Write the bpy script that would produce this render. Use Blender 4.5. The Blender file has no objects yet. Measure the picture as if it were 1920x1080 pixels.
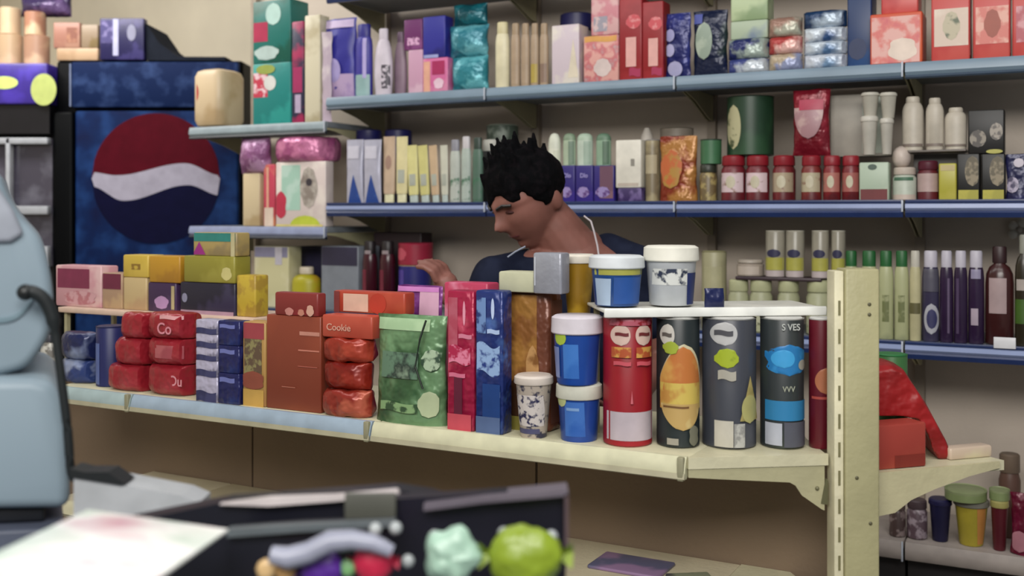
import bpy, math, random
from mathutils import Vector, Matrix, noise
R = math.radians
random.seed(7)
sc = bpy.context.scene
# ---------------------------------------------------------------- camera, world, lights, exposure
F = 2000.0            # focal length in pixels of the 1920 px wide frame
EYE = 1.45
HZ = 400.0            # pixel row of the horizon
cam_d = bpy.data.cameras.new('camera'); cam = bpy.data.objects.new('camera', cam_d)
sc.collection.objects.link(cam); sc.camera = cam
cam.location = (0, 0, EYE); cam.rotation_euler = (R(90), 0, 0)
cam_d.sensor_width = 36; cam_d.lens = 36 * F / 1920
cam_d.shift_y = -(540 - HZ) / 1920
cam_d.clip_start = .02
cam_d.dof.use_dof = True; cam_d.dof.focus_distance = 2.25; cam_d.dof.aperture_fstop = 3.2
w = bpy.data.worlds.new('world'); sc.world = w; w.use_nodes = True
w.node_tree.nodes['Background'].inputs[0].default_value = (.90, .93, 1, 1)
w.node_tree.nodes['Background'].inputs[1].default_value = .26
def area(name, loc, sx, sy, power, col=(1, .97, .92), rot=(0, 0, 0)):
    l = bpy.data.lights.new(name, 'AREA'); l.shape = 'RECTANGLE'; l.size = sx; l.size_y = sy
    l.energy = power; l.color = col
    o = bpy.data.objects.new(name, l); o.location = loc; o.rotation_euler = rot
    sc.collection.objects.link(o); return o
area('ceiling_light_a', (-.9, 2.3, 3.0), 1.6, .5, 19, rot=(R(14), 0, R(-28)))
area('ceiling_light_b', (.6, 1.2, 3.0), 1.6, .5, 19, rot=(R(14), 0, R(-28)))
area('ceiling_light_c', (-.4, -1.0, 2.9), 2.6, 1.0, 150, rot=(R(54), 0, 0))
area('added_wall_light', (-2.3, 3.9, 3.05), 1.4, .5, 50, rot=(R(38), 0, 0))  # added lamp without a known fixture, brightens the back wall
sc.view_settings.view_transform = 'Standard'; sc.view_settings.look = 'None'
sc.view_settings.exposure = -0.36; sc.view_settings.gamma = 1.0; sc.view_settings.use_curve_mapping = False

# ---------------------------------------------------------------- materials
def lin(c):
    if isinstance(c, str): c = tuple(int(c[i:i+2], 16) for i in (0, 2, 4))
    return tuple(((x/255)/12.92 if x/255 <= .04045 else ((x/255+.055)/1.055)**2.4) for x in c[:3]) + (1,)
_m = {}
def mat(c, c2=None, kind='plain', sc_=22, rough=.45, metal=0, alpha=1, thr=.55, soft=.06, c3=None):
    key = (c, c2, kind, sc_, rough, metal, alpha, thr, c3, soft)
    if key in _m: return _m[key]
    m = bpy.data.materials.new('material_' + str(len(_m))); m.use_nodes = True
    nt = m.node_tree; b = nt.nodes['Principled BSDF']
    b.inputs['Roughness'].default_value = rough; b.inputs['Metallic'].default_value = metal
    b.inputs['Base Color'].default_value = lin(c)
    if alpha < 1: b.inputs['Alpha'].default_value = alpha
    tc = nt.nodes.new('ShaderNodeTexCoord'); nz = nt.nodes.new('ShaderNodeTexNoise')
    nt.links.new(tc.outputs['Object'], nz.inputs['Vector'])
    nz.inputs['Scale'].default_value = sc_; nz.inputs['Detail'].default_value = 3
    cr = nt.nodes.new('ShaderNodeValToRGB'); nt.links.new(nz.outputs['Fac'], cr.inputs[0])
    e = cr.color_ramp.elements
    L = lin(c)
    if c2 is None:      # slight mottling of one colour
        e[0].position = .3; e[1].position = .7
        e[0].color = tuple(x*.88 for x in L[:3]) + (1,); e[1].color = tuple(min(1, x*1.08) for x in L[:3]) + (1,)
    else:
        e[0].position = thr - soft; e[1].position = thr + soft
        e[0].color = L; e[1].color = lin(c2)
        if c3:
            k = e.new(thr - soft - .12); k.color = L
            e[0].position = thr - soft - .17; e[0].color = lin(c3)
    nt.links.new(cr.outputs[0], b.inputs['Base Color'])
    if kind in ('cloth', 'matte'): b.inputs['Specular IOR Level'].default_value = .08
    if kind in ('foil', 'cloth', 'rough'):
        bp = nt.nodes.new('ShaderNodeBump'); n2 = nt.nodes.new('ShaderNodeTexNoise')
        nt.links.new(tc.outputs['Object'], n2.inputs['Vector'])
        n2.inputs['Scale'].default_value = {'foil': 26, 'cloth': 500, 'rough': 90}[kind]
        bp.inputs['Strength'].default_value = {'foil': .6, 'cloth': .25, 'rough': .25}[kind]
        bp.inputs['Distance'].default_value = .02 if kind == 'foil' else .003
        nt.links.new(n2.outputs['Fac'], bp.inputs['Height']); nt.links.new(bp.outputs[0], b.inputs['Normal'])
    _m[key] = m
    return m
def PR(c, c2, sc_=22, thr=.55, c3=None, rough=.4, kind='plain'): return mat(c, c2, kind, sc_, rough, 0, 1, thr, .05, c3)
def FO(c, c2=None, sc_=22, thr=.55, c3=None): return mat(c, c2, 'foil', sc_, .3, .15, 1, thr, .05, c3)

# ---------------------------------------------------------------- mesh helpers
class MB:
    def __init__(s): s.v = []; s.f = []
    def add(s, vs, fs):
        o = len(s.v); s.v += [tuple(v) for v in vs]; s.f += [tuple(i + o for i in f) for f in fs]; return s
    def box(s, x0, x1, y0, y1, z0, z1, b=0):
        if b <= 0:
            return s.add([(x0,y0,z0),(x1,y0,z0),(x1,y1,z0),(x0,y1,z0),(x0,y0,z1),(x1,y0,z1),(x1,y1,z1),(x0,y1,z1)],
                  [(3,2,1,0),(4,5,6,7),(0,1,5,4),(1,2,6,5),(2,3,7,6),(3,0,4,7)])
        b = min(b, (x1-x0)*.45, (y1-y0)*.45, (z1-z0)*.45)
        cx, cy = (x0+x1)/2, (y0+y1)/2; W, D = x1-x0, y1-y0
        return s.loft([(z0, W-2*b, D-2*b, b*.5), (z0+b*.3, W-.6*b, D-.6*b, b), (z0+b, W, D, b*1.2), (z1-b, W, D, b*1.2), (z1-b*.3, W-.6*b, D-.6*b, b), (z1, W-2*b, D-2*b, b*.5)], cx, cy)
    def loft(s, secs, cx=0, cy=0, n=24, ax='z', jit=0, jf=20, seed=0):
        vs = []
        for (z, w_, d_, r_) in secs:
            for (x, y) in ring(w_, d_, r_, n):
                p = Vector((cx+x, cy+y, z)) if ax == 'z' else Vector((z, cy+y, cx+x))
                if jit:
                    q = noise.noise_vector(p*jf + Vector((seed*3.1, seed, 0)))*jit; p = p + q
                vs.append(p)
        N = n; fs = []
        flip = ax != 'z'
        for i in range(len(secs)-1):
            for j in range(N):
                a, b_, c, d = i*N+j, i*N+(j+1)%N, (i+1)*N+(j+1)%N, (i+1)*N+j
                fs.append((a, b_, c, d) if not flip else (d, c, b_, a))
        bot = tuple(range(N)); top = tuple((len(secs)-1)*N+j for j in range(N))
        fs += ([bot[::-1], top] if not flip else [bot, top[::-1]])
        return s.add(vs, fs)
    def tube(s, pts, r, n=10):
        pts = [Vector(p) for p in pts]; rs = r if isinstance(r, (list, tuple)) else [r]*len(pts)
        vs = []; up = Vector((0, 0, 1))
        for i, p in enumerate(pts):
            t = (pts[min(i+1, len(pts)-1)] - pts[max(i-1, 0)]).normalized()
            a = t.cross(up)
            if a.length < .1: a = t.cross(Vector((0, 1, 0)))
            a.normalize(); b_ = t.cross(a).normalized()
            for j in range(n):
                an = 2*math.pi*j/n; vs.append(p + (a*math.cos(an) + b_*math.sin(an))*rs[i])
        fs = [(i*n+j, i*n+(j+1)%n, (i+1)*n+(j+1)%n, (i+1)*n+j) for i in range(len(pts)-1) for j in range(n)]
        fs += [tuple(range(n))[::-1], tuple((len(pts)-1)*n+j for j in range(n))]
        return s.add(vs, fs)
    def prism(s, poly, y0, y1, ax='y'):      # poly in (x,z) swept along y, or in (x,y) swept along z
        n = len(poly)
        if ax == 'y': vs = [(x, y0, z) for x, z in poly] + [(x, y1, z) for x, z in poly]
        elif ax == 'x': vs = [(y0, x, z) for x, z in poly] + [(y1, x, z) for x, z in poly]
        else: vs = [(x, y, y0) for x, y in poly] + [(x, y, y1) for x, y in poly]
        fs = [tuple(range(n)), tuple(range(2*n-1, n-1, -1))] + [(i, n+i, n+(i+1)%n, (i+1)%n) for i in range(n)]
        return s.add(vs, fs)
    def sphere(s, c, r, n=16, m=10, fn=None):
        rx, ry, rz = (r, r, r) if not isinstance(r, (tuple, list)) else r
        vs = []
        for i in range(1, m):
            th = math.pi*i/m
            for j in range(n):
                ph = 2*math.pi*j/n
                vs.append((math.sin(th)*math.cos(ph), math.sin(th)*math.sin(ph), math.cos(th)))
        vs += [(0, 0, 1), (0, 0, -1)]
        vs = [(c[0]+x*rx, c[1]+y*ry, c[2]+z*rz) for x, y, z in vs] if fn is None else [fn(*v) for v in vs]
        fs = [((i)*n+j, (i+1)*n+j, (i+1)*n+(j+1)%n, i*n+(j+1)%n) for i in range(m-2) for j in range(n)]
        T, B = n*(m-1), n*(m-1)+1
        fs += [(T, j, (j+1)%n) for j in range(n)] + [(B, (m-2)*n+(j+1)%n, (m-2)*n+j) for j in range(n)]
        return s.add(vs, fs)
    def build(s, name, material, parent=None, smooth=True, fix=True):
        me = bpy.data.meshes.new(name); me.from_pydata(s.v, [], s.f); me.validate()
        if fix:
            import bmesh
            bm = bmesh.new(); bm.from_mesh(me); bmesh.ops.recalc_face_normals(bm, faces=bm.faces); bm.to_mesh(me); bm.free()
        if material: me.materials.append(material)
        o = bpy.data.objects.new(name, me); sc.collection.objects.link(o)
        if parent: o.parent = parent
        if smooth:
            for p in me.polygons: p.use_smooth = True
            try: me.set_sharp_from_angle(angle=R(38))
            except Exception: pass
        return o
def ring(w_, d_, r_, n=24):
    if r_ is None:
        return [(w_/2*math.sin(2*math.pi*j/n), -d_/2*math.cos(2*math.pi*j/n)) for j in range(n)]
    r_ = max(1e-5, min(r_, w_/2, d_/2)); q = n//4; out = []
    for k, (cx, cy) in enumerate([(w_/2-r_, -d_/2+r_), (w_/2-r_, d_/2-r_), (-w_/2+r_, d_/2-r_), (-w_/2+r_, -d_/2+r_)]):
        for j in range(q):
            a = -math.pi/2 + k*math.pi/2 + (math.pi/2)*j/(q-1)
            out.append((cx + r_*math.cos(a), cy + r_*math.sin(a)))
    return out
def empty(name, loc, rz=0):
    o = bpy.data.objects.new(name, None); o.location = loc; o.rotation_euler = (0, 0, rz)
    o.empty_display_size = .05; sc.collection.objects.link(o); return o
def tag(o, label=None, cat=None, group=None, kind=None):
    if label: o['label'] = label
    if cat: o['category'] = cat
    if group: o['group'] = group
    if kind: o['kind'] = kind
    return o
def struct(name, mb, m): o = mb.build(name, m); o['kind'] = 'structure'; return o
def text(parent, s_, size, loc, m, name='printed_text', sx=1.0, rot=(90, 0, 0), shear=0):
    c = bpy.data.curves.new(name, 'FONT'); c.body = s_; c.size = size; c.extrude = .0003
    c.align_x = 'CENTER'; c.align_y = 'CENTER'; c.shear = shear; c.offset = size*.012
   
    t_ = bpy.data.objects.new('tmp', c); sc.collection.objects.link(t_); bpy.context.view_layer.update()
    me = bpy.data.meshes.new_from_object(t_.evaluated_get(bpy.context.evaluated_depsgraph_get())); bpy.data.objects.remove(t_)
    me.materials.clear(); me.materials.append(m)
    o = bpy.data.objects.new(name, me); sc.collection.objects.link(o); o.parent = parent
    o.location = loc; o.rotation_euler = tuple(R(a) for a in rot); o.scale = (sx, 1, 1); return o

# ---------------------------------------------------------------- frames: a straight shelf front and its depth direction
class Frame:
    def __init__(s, o, d):
        s.o = Vector(o); s.d = Vector(d).normalized(); s.n = Vector((-s.d.y, s.d.x)); s.ang = math.atan2(s.d.y, s.d.x)
    def pt(s, a, q): return s.o + s.d*a + s.n*q
    def a(s, u, q):
        t = (u-960)/F
        return (t*(s.o.y+q*s.n.y) - s.o.x - q*s.n.x)/(s.d.x - t*s.d.y)
    def pos(s, u, q): return s.pt(s.a(u, q), q)
    def alpha(s, p): v = Vector((-p.x, -p.y)).normalized(); return math.acos(max(-1, min(1, v.dot(-s.n))))
BW = Frame((-1.2705, 4.2), (.5922, -.3032))      # shelving along the back wall
FU = Frame((.31, 1.88), (.88, -.475))            # long front of the near unit (runs to negative a)
FE = Frame((.31, 1.88), (.265, .03))             # short end of the near unit, up to the post
CF = Frame((0, 1.0), (1, 0))                     # counter in front
BAY = .6653

# ---------------------------------------------------------------- merchandise
PROF = {  # (z, width, depth) fractions
 'bottle': [(0,.9,.9),(.015,1,1),(.62,1,1),(.72,.93,.93),(.79,.7,.7),(.82,.42,.45),(.84,.4,.42)],
 'wide': [(0,.94,.94),(.01,1,1),(.7,1,1),(.78,.92,.92),(.82,.8,.8)],
 'dome': [(0,.94,.94),(.01,1,1),(.72,1,1),(.78,.97,.97)],
 'talc': [(0,.94,.94),(.06,.94,.94),(.07,1,1),(.74,1,1),(.82,.9,.9),(.88,.72,.72)],
 'spray': [(0,.94,.94),(.01,1,1),(.8,1,1),(.84,.85,.85),(.85,.6,.6)],
 'can': [(0,.93,.93),(.012,1,1),(.975,1,1),(.99,.96,.96)],
 'jar': [(0,.88,.88),(.03,1,1),(.68,1,1),(.75,.86,.86),(.79,.8,.8)],
 'tub': [(0,.8,.8),(.02,.83,.83),(.8,.97,.97),(.83,.99,.99)],
 'cup': [(0,.66,.66),(.02,.7,.7),(.92,.97,.97),(.94,1,1)],
 'tube': [(.14,.9,1),(.2,.98,.96),(.5,1,.7),(.8,1,.35),(.93,1,.1),(1,1,.06)],
 'flask': [(0,.8,.85),(.02,.88,.95),(.3,1,1),(.5,.97,1),(.7,.82,.9),(.8,.62,.7),(.84,.45,.5)],
 'ball': [(0,.4,.4),(.1,.75,.75),(.3,.97,.97),(.5,1,1),(.7,.95,.95),(.9,.65,.65),(1,.25,.25)],
}
CAP = {'wide': (.8, 1, .78), 'dome': (.78, 1, 1), 'talc': (.88, 1, .66), 'bottle': (.83, 1, .5), 'spray': (.85, 1, .8), 'jar': (.78, 1, .95), 'tub': (.74, 1, 1.07), 'cup': (.86, 1, 1.06), 'tube': (0, .16, .8), 'flask': (.83, 1, .5), 'can': (.982, 1, 1.02)}
class Rec: pass
ALL = []
def settle():
    """nudge neighbours on one shelf apart so that nothing interpenetrates"""
    a0 = [r.a for r in ALL]; q0 = [r.q for r in ALL]; sx = [1.0]*len(ALL)
    wf = lambda r: 1.0 if r.box else (1.02 if r.kind not in ('tub', 'cup', 'can') else 1.05)
    prs = [(i, j) for i in range(len(ALL)) for j in range(i+1, len(ALL)) if ALL[i].fr is ALL[j].fr and min(ALL[i].top, ALL[j].top)-max(ALL[i].z0, ALL[j].z0) > .002]
    def ov(i, j):
        A, B = ALL[i], ALL[j]
        da = (A.W*wf(A)*sx[i]+B.W*wf(B)*sx[j])/2 - abs(A.a-B.a); dq = (A.D*wf(A)+B.D*wf(B))/2 - abs(A.q-B.q)
        return da, dq
    for it in range(80):
        for i, j in prs:
            da, dq = ov(i, j)
            if da <= 0 or dq <= 0: continue
            A, B = ALL[i], ALL[j]
            if dq < da and dq < .05:       # slide the rear one back
                k = i if A.q > B.q else j; r = ALL[k]
                lim = .37 - r.D/2 - r.q
                r.q += max(0, min(dq+.0005, lim, q0[k]+.06-r.q))
            else:
                s_ = 1 if A.a < B.a else -1; h = da/2*.6+.0002
                A.a = max(a0[i]-.006, min(a0[i]+.006, A.a - s_*h)); B.a = max(a0[j]-.006, min(a0[j]+.006, B.a + s_*h))
                if it > 20:
                    for k in (i, j): sx[k] = max(.80, sx[k]*.985)
    for k, r in enumerate(ALL):
        p = r.fr.pt(r.a, r.q); r.o.location.x, r.o.location.y = p.x, p.y; r.o.scale.x = sx[k]
def item(kind, name, cat, label, fr, u0, u1, vt, base, s=.03, c='cccccc', cap=None, dep=None, ratio=None, labs=(), grp=None,
         lean=0, turn=0, top=None, side=None, capname=None, rad=None, jit=None, wedge=False):
    z0 = base.top if isinstance(base, Rec) else base
    m = c if not isinstance(c, str) else mat(c)
    um = (u0+u1)/2
    boxy = kind in ('box', 'slab')
    if boxy:
        dep = dep or .09
        while True:
            a0, a1 = fr.a(u0, s), (fr.a(u1, s+dep) if (side or wedge) else fr.a(u1, s)-.0006)
            if a1-a0 >= .35*(fr.a(u1, s)-a0) or dep < .012: break
            dep *= .85
        W = a1-a0; p = fr.pt((a0+a1)/2, s+dep/2); Y = fr.pt((a0+a1)/2, s).y; D = dep
    else:
        ratio = ratio or {'pouch': .38, 'bag': .45, 'pack': .6, 'tube': .5, 'flask': .55, 'bottle': .7, 'wide': .75, 'dome': .8, 'talc': .75}.get(kind, 1)
        if dep: pass
        Yg = fr.pos(um, s).y; wa = (u1-u0)*Yg/F
        p = fr.pos(um, s+wa*ratio/2); al = fr.alpha(p)
        wa = (u1-u0)*p.y/F; W = wa/math.sqrt(math.cos(al)**2 + (ratio*math.sin(al))**2); D = W*ratio
        Y = p.y
    H = EYE + (HZ-vt)*Y/F - z0
    if top: H = top - z0
    e = empty(name, (p.x, p.y, z0), fr.ang + R(turn)); e.rotation_euler = (R(0), R(lean), fr.ang + R(turn))
    tag(e, label, cat, grp)
    rr = None
    b = MB()
    if boxy:
        bv = rad if rad is not None else min(.004, W*.12)
        b.box(-W/2, W/2, -D/2, D/2, 0, H, bv)
        fy = lambda x, z: -D/2
        hw = lambda z: W/2 - bv
    elif kind in ('pouch', 'bag'):
        J = .004 if jit is None else jit
        secs = []
        for i in range(15):
            t = i/14
            dd = (math.sin(math.pi*t)**.55 if kind == 'pouch' else (1-t)**.55*.9+.1) if 0 < t < 1 else (.06 if kind == 'pouch' or t == 1 else .9)
            ww = 1 - .05*math.sin(math.pi*t)
            secs.append((t*H, W*ww, max(.004, D*dd), None))
        b.loft(secs, n=32, jit=J, jf=28, seed=u0)
        def dz(z):
            t = min(.999, max(.001, z/H)); return max(.004, D*(math.sin(math.pi*t)**.55 if kind == 'pouch' else (1-t)**.55*.9+.1))
        fy = lambda x, z: -dz(z)/2*math.sqrt(max(.02, 1-(2*x/W)**2)) - J*.6
        hw = lambda z: W/2*.9
    elif kind == 'pack':     # flow-wrapped pack lying along the shelf
        J = .002 if jit is None else jit
        secs = []
        for i in range(13):
            t = i/12; k = min(1, (math.sin(math.pi*t)+.05)**(.3 if rad is None else rad))
            secs.append((-W/2 + t*W, H*(.9+.1*k) if 0 < t < 1 else H*.92, max(.004, D*k) if 0 < t < 1 else .004, min(H, D)*.3))
        b.loft(secs, cx=H/2, n=32, ax='x', jit=J, jf=40, seed=u0)
        fy = lambda x, z: -D/2*min(1, (max(0, math.cos(math.pi*x/W))+.05)**.3) - J*.5
        hw = lambda z: W/2*.92
    else:
        pf = PROF[kind]; rr = rad
        secs = [(z*H, w_*W, d_*D, (None if rad is None else rad*min(W*w_, D*d_))) for z, w_, d_ in pf]
        b.loft(secs)
        def wd(z):
            z = z/H
            for i in range(len(pf)-1):
                if pf[i][0] <= z <= pf[i+1][0]:
                    t = (z-pf[i][0])/(pf[i+1][0]-pf[i][0]+1e-9)
                    return pf[i][1]+(pf[i+1][1]-pf[i][1])*t, pf[i][2]+(pf[i+1][2]-pf[i][2])*t
            return pf[-1][1:]
        def fy(x, z):
            a, d_ = wd(z)
            if rad is not None: return -D*d_/2
            return -D*d_/2*math.sqrt(max(.0, 1-(2*x/(W*a))**2))
        hw = lambda z: W/2*wd(z)[0]*(.96 if rad is None else .8)
    body = b.build('body', m, e)
    if kind in CAP and cap is not False:
        z1, z2, cw = CAP[kind]
        if kind == 'dome':
            MB().loft([(z1*H, W, D, None), ((z1+.08)*H, W*.97, D*.97, None), ((z1+.15)*H, W*.85, D*.85, None), ((z1+.2)*H, W*.6, D*.6, None), (H, W*.25, D*.25, None)]).build('cap', mat(cap) if isinstance(cap, str) else (cap or mat('e8e8e4')), e)
    if kind in CAP and cap is not False and kind != 'dome':
        z1, z2, cw = CAP[kind]; cm = mat(cap) if isinstance(cap, str) else (cap or mat('e8e8e4'))
        MB().loft([(z1*H, W*cw*.97, D*cw*.97, rr and .3*D*cw), (z1*H+.002, W*cw, D*cw, rr and .3*D*cw), (z2*H-.004, W*cw*.98, D*cw*.98, rr and .3*D*cw), (z2*H, W*cw*.85, D*cw*.85, rr and .3*D*cw)]).build(
            capname or {'jar': 'lid', 'tub': 'lid', 'cup': 'lid', 'can': 'lid'}.get(kind, 'cap'), cm, e)
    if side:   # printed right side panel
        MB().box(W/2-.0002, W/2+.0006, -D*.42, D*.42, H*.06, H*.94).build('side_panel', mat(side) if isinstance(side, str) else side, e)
    for i, L in enumerate(labs):
        if L[0] == 'text':
            _, s_, size, xf, zf, cc = L[:6]
            text(e, s_, size*H, ((xf-.5)*W, fy((xf-.5)*W, zf*H)-(.0045 if kind in ('pack', 'pouch', 'bag') else .0022), zf*H), mat(cc), sx=(L[6] if len(L) > 6 else 1), shear=(L[7] if len(L) > 7 else 0)); continue
        patch(L, W, H, fy, hw, i).build('label', L[5] if not isinstance(L[5], str) else mat(L[5]), e, fix=False)
    r = Rec(); r.o = e; r.top = z0+H; r.W = W; r.H = H; r.D = D; r.p = p; r.z0 = z0; r.fy = fy; r.fr = fr; r.kind = kind
    qv = Vector((p.x, p.y)) - fr.o; r.a = qv.dot(fr.d); r.q = qv.dot(fr.n); r.box = boxy; ALL.append(r)
    return r
def patch(L, W, H, fy, hw, i=0):
    shape, x0, x1, z0, z1 = L[:5]
    nx, nz = 12, 12; vs = []
    eps = .0007 + .0006*i
    for b_ in range(nz+1):
        t = b_/nz; z = (z0+(z1-z0)*t)*H
        xa, xb = (x0-.5)*W, (x1-.5)*W; xc = (xa+xb)/2; h_ = (xb-xa)/2
        if shape == 'oval': k = math.sqrt(max(0, 1-(2*t-1)**2))
        elif shape == 'tri': k = 1-t
        elif shape == 'dome': k = math.sqrt(max(0, 1-t*t))
        elif shape == 'bowl': k = math.sqrt(max(0, 1-(1-t)**2))
        elif shape == 'blob': k = (math.sqrt(max(0, 1-(2*t-1)**2)))*(.88+.12*math.sin(11*t+x0*30))**1.0; k = min(1, k*1.15)
        else: k = 1
        for a in range(nx+1):
            x = xc + h_*k*(2*a/nx-1)
            if shape == 'wave': zz = z + .12*(z1-z0)*H*math.sin(6.28*a/nx)
            else: zz = z
            x = max(-hw(zz), min(hw(zz), x))
            vs.append((x, fy(x, zz)-eps, zz))
    fs = [(b_*(nx+1)+a, b_*(nx+1)+a+1, (b_+1)*(nx+1)+a+1, (b_+1)*(nx+1)+a) for b_ in range(nz) for a in range(nx)]
    return MB().add(vs, fs)
# ---------------------------------------------------------------- room
CREAM = mat('aca785', kind='rough', sc_=9, rough=.5); CREAM2 = mat('c9c4a6', kind='rough', sc_=12, rough=.4)
PANEL = mat('cbbeb0', kind='rough', sc_=3, rough=.7); PANEL2 = mat('8d8072', kind='rough', sc_=3, rough=.7)
SHELF = mat('7c8287', kind='rough', sc_=6, rough=.5)
RAIL_GLINT = mat('93a0c6', sc_=5, rough=.22); RAILD = mat('20305c', rough=.35); RAILG = mat('7b8fa0', sc_=5, rough=.35)  # first blue is paler: the rail highlight put into its colour
DARK = mat('17171c', rough=.5); WALLM = mat('eae0ca', kind='rough', sc_=2, rough=.8)
def along(fr, a0, a1, q0, q1, z0, z1, mb=None):
    mb = mb or MB(); P = [fr.pt(a0, q0), fr.pt(a1, q0), fr.pt(a1, q1), fr.pt(a0, q1)]
    return mb.add([(p.x, p.y, z0) for p in P] + [(p.x, p.y, z1) for p in P],
                  [(3,2,1,0),(4,5,6,7),(0,1,5,4),(1,2,6,5),(2,3,7,6),(3,0,4,7)])
struct('floor', MB().box(-4, 3.5, -1.5, 7.5, -.05, 0), mat('8a857c', kind='rough', sc_=1.5, rough=.6))
struct('wall_back', along(BW, -4, 6, 1.75, 1.85, 0, 3.2), WALLM)
struct('wall_left', MB().box(-3.6, -3.5, -1.5, 7.4, 0, 3.2), WALLM)

def local_box(fr, a0, a1, o):
    return o
def shelf(fr, name, label, a0, a1, z, q=.37, grp=None, rail_m=RAIL_GLINT, lip_m=RAILD, deck_m=SHELF, br=True, br_m=CREAM, rh=.036, bd=.11):
    """one bay of shelving board: deck, price rail, lip and two brackets"""
    p = fr.pt(a0, 0); L = a1-a0
    e = empty(name, (p.x, p.y, z), fr.ang); tag(e, label, 'shelf', grp)
    MB().box(.002, L-.002, .008, q, -.022, 0, .002).build('deck', deck_m, e)
    full = rh; two = rail_m is RAIL_GLINT
    if two: rh = .027; MB().box(.003, L-.003, -.004, .006, -.006, .0035, .001).build('rail_top', RAILD, e)  # navy strip narrows the painted highlight to the middle of the rail
    pr = [(0, -.0065 if two else 0), (-.006, -rh*.35), (-.007, -rh*.75), (0, -rh), (.006, -rh), (.0075, -.0065 if two else 0)]
    MB().prism(pr, .003, L-.003, 'x').build('price_rail', rail_m, e)
    if lip_m:
        MB().prism([(-.002, -rh-.0005), (-.005, -rh-.006), (-.001, -full-.010), (.01, -full-.010), (.01, -rh-.0005)], .003, L-.003, 'x').build('rail_lip', lip_m, e)
    MB().box(L-.007, L-.002, -.009, -.005, -rh-.004, .002, .001).build('rail_clip', mat('b9c0cc', rough=.3), e)
    if br:
        for x in (.004, L-.008):
            MB().prism([(.012, -.023), (q, -.023), (q, -bd), (q-.04, -bd+.004), (q*.5, -.06), (.06, -.034), (.012, -.03)], x, x+.004, 'x').build('bracket', br_m, e)
    return e
for k in range(0, 6):
    tag(along(BW, k*BAY+.004, (k+1)*BAY-.004, .405, .42, .02, 2.65).build('back_panel', PANEL, None, smooth=False),
        ['grey beige shelving back panel beside the soft drink fridge', 'grey beige back panel behind the shampoo bottles', 'grey beige back panel behind the shop assistant',
         'grey beige back panel behind the green canister and red pouch', 'grey beige back panel behind the black flower printed packs', 'grey beige back panel past the last upright'][k], 'panel')
    e = empty('shelving_upright', (*BW.pt(k*BAY, .389), 0), BW.ang)
    tag(e, ['slim cream upright at the fridge end of the wall shelving', 'slim cream upright between pink packs and silver bags', 'slim cream upright behind the dark haired man',
            'slim cream upright left of the green canister', 'slim cream upright right of the white cups', 'slim cream upright at the far end of the wall shelving'][k], 'upright')
    MB().box(-.014, .014, -.014, .014, .02, 2.65).build('post', mat('9a8d7e', rough=.6), e)
    MB().box(-.012, .012, -.02, .014, 0, .02).build('foot', DARK, e)
WH = 'wall shelf boards'
nm = ['pink packs', 'lilac bottles and silver bags', 'beige bottles and shop assistant', 'red boxes and blue packs', 'orange red boxes', 'end']
for k in (1, 2, 3, 4, 5):
    shelf(BW, 'shelf_board', 'blue edged wall shelf above the top row, bay %s' % ['', 'over the purple bottles', 'over the beige bottles', 'over the folded packs', 'over the orange red boxes', 'past the orange red boxes'][k], k*BAY, (k+1)*BAY, 2.262, grp=WH)
    shelf(BW, 'shelf_board', 'grey blue wall shelf holding %s' % ['', 'lilac bottles and aqua packs', 'beige bottles and tall red boxes', 'navy pouches and folded nappy packs', 'orange red tea boxes', 'nothing in view past the red boxes'][k], k*BAY, (k+1)*BAY, 1.872, grp=WH, rail_m=RAILG, lip_m=mat('3b4a5c'))
    shelf(BW, 'shelf_board', 'blue railed eye level shelf holding %s' % ['', 'silver bags and yellow tubes', 'purple boxes behind the man', 'brown jars, green canister and red lids', 'black flower printed packs', 'nothing in view'][k], k*BAY, (k+1)*BAY, 1.485, grp=WH)
    shelf(BW, 'shelf_board', 'blue railed lower wall shelf %s' % ['', 'holding the burgundy bottles', 'behind the shop assistant', 'holding the greenish white jars', 'holding the dark purple bottles', 'holding the far bottles'][k], k*BAY, (k+1)*BAY, 1.09, grp=WH)
shelf(BW, 'shelf_board', 'grey end shelf in front of the fridge with a cream roll pack', 0, BAY, 1.787, grp=WH, rail_m=mat('8b99a0', rough=.4), lip_m=mat('2c3036'))
shelf(BW, 'shelf_board', 'grey end shelf under the pink packs and pastel box', 0, BAY, 1.40, grp=WH, rail_m=mat('8c95b4', rough=.3), lip_m=mat('1a2233'))
shelf(BW, 'shelf_board', 'lowest end shelf behind the yellow boxes', 0, BAY, 1.09, grp=WH)
for k in (2, 3, 4, 5):
    e = shelf(BW, 'base_shelf', 'grey pink base shelf %s' % {2: 'behind the near unit', 3: 'left of the yellow cup', 4: 'carrying the yellow cup and dark jars', 5: 'carrying the dark red tubs'}[k], k*BAY, (k+1)*BAY, .53, q=.355, rail_m=mat('a29892', rough=.5), lip_m=None, deck_m=mat('a29892'), br=False, rh=.05)
    MB().box(.004, BAY-.004, .05, .35, -.525, -.024).build('plinth', mat('2a2728', rough=.6), e)

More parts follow.
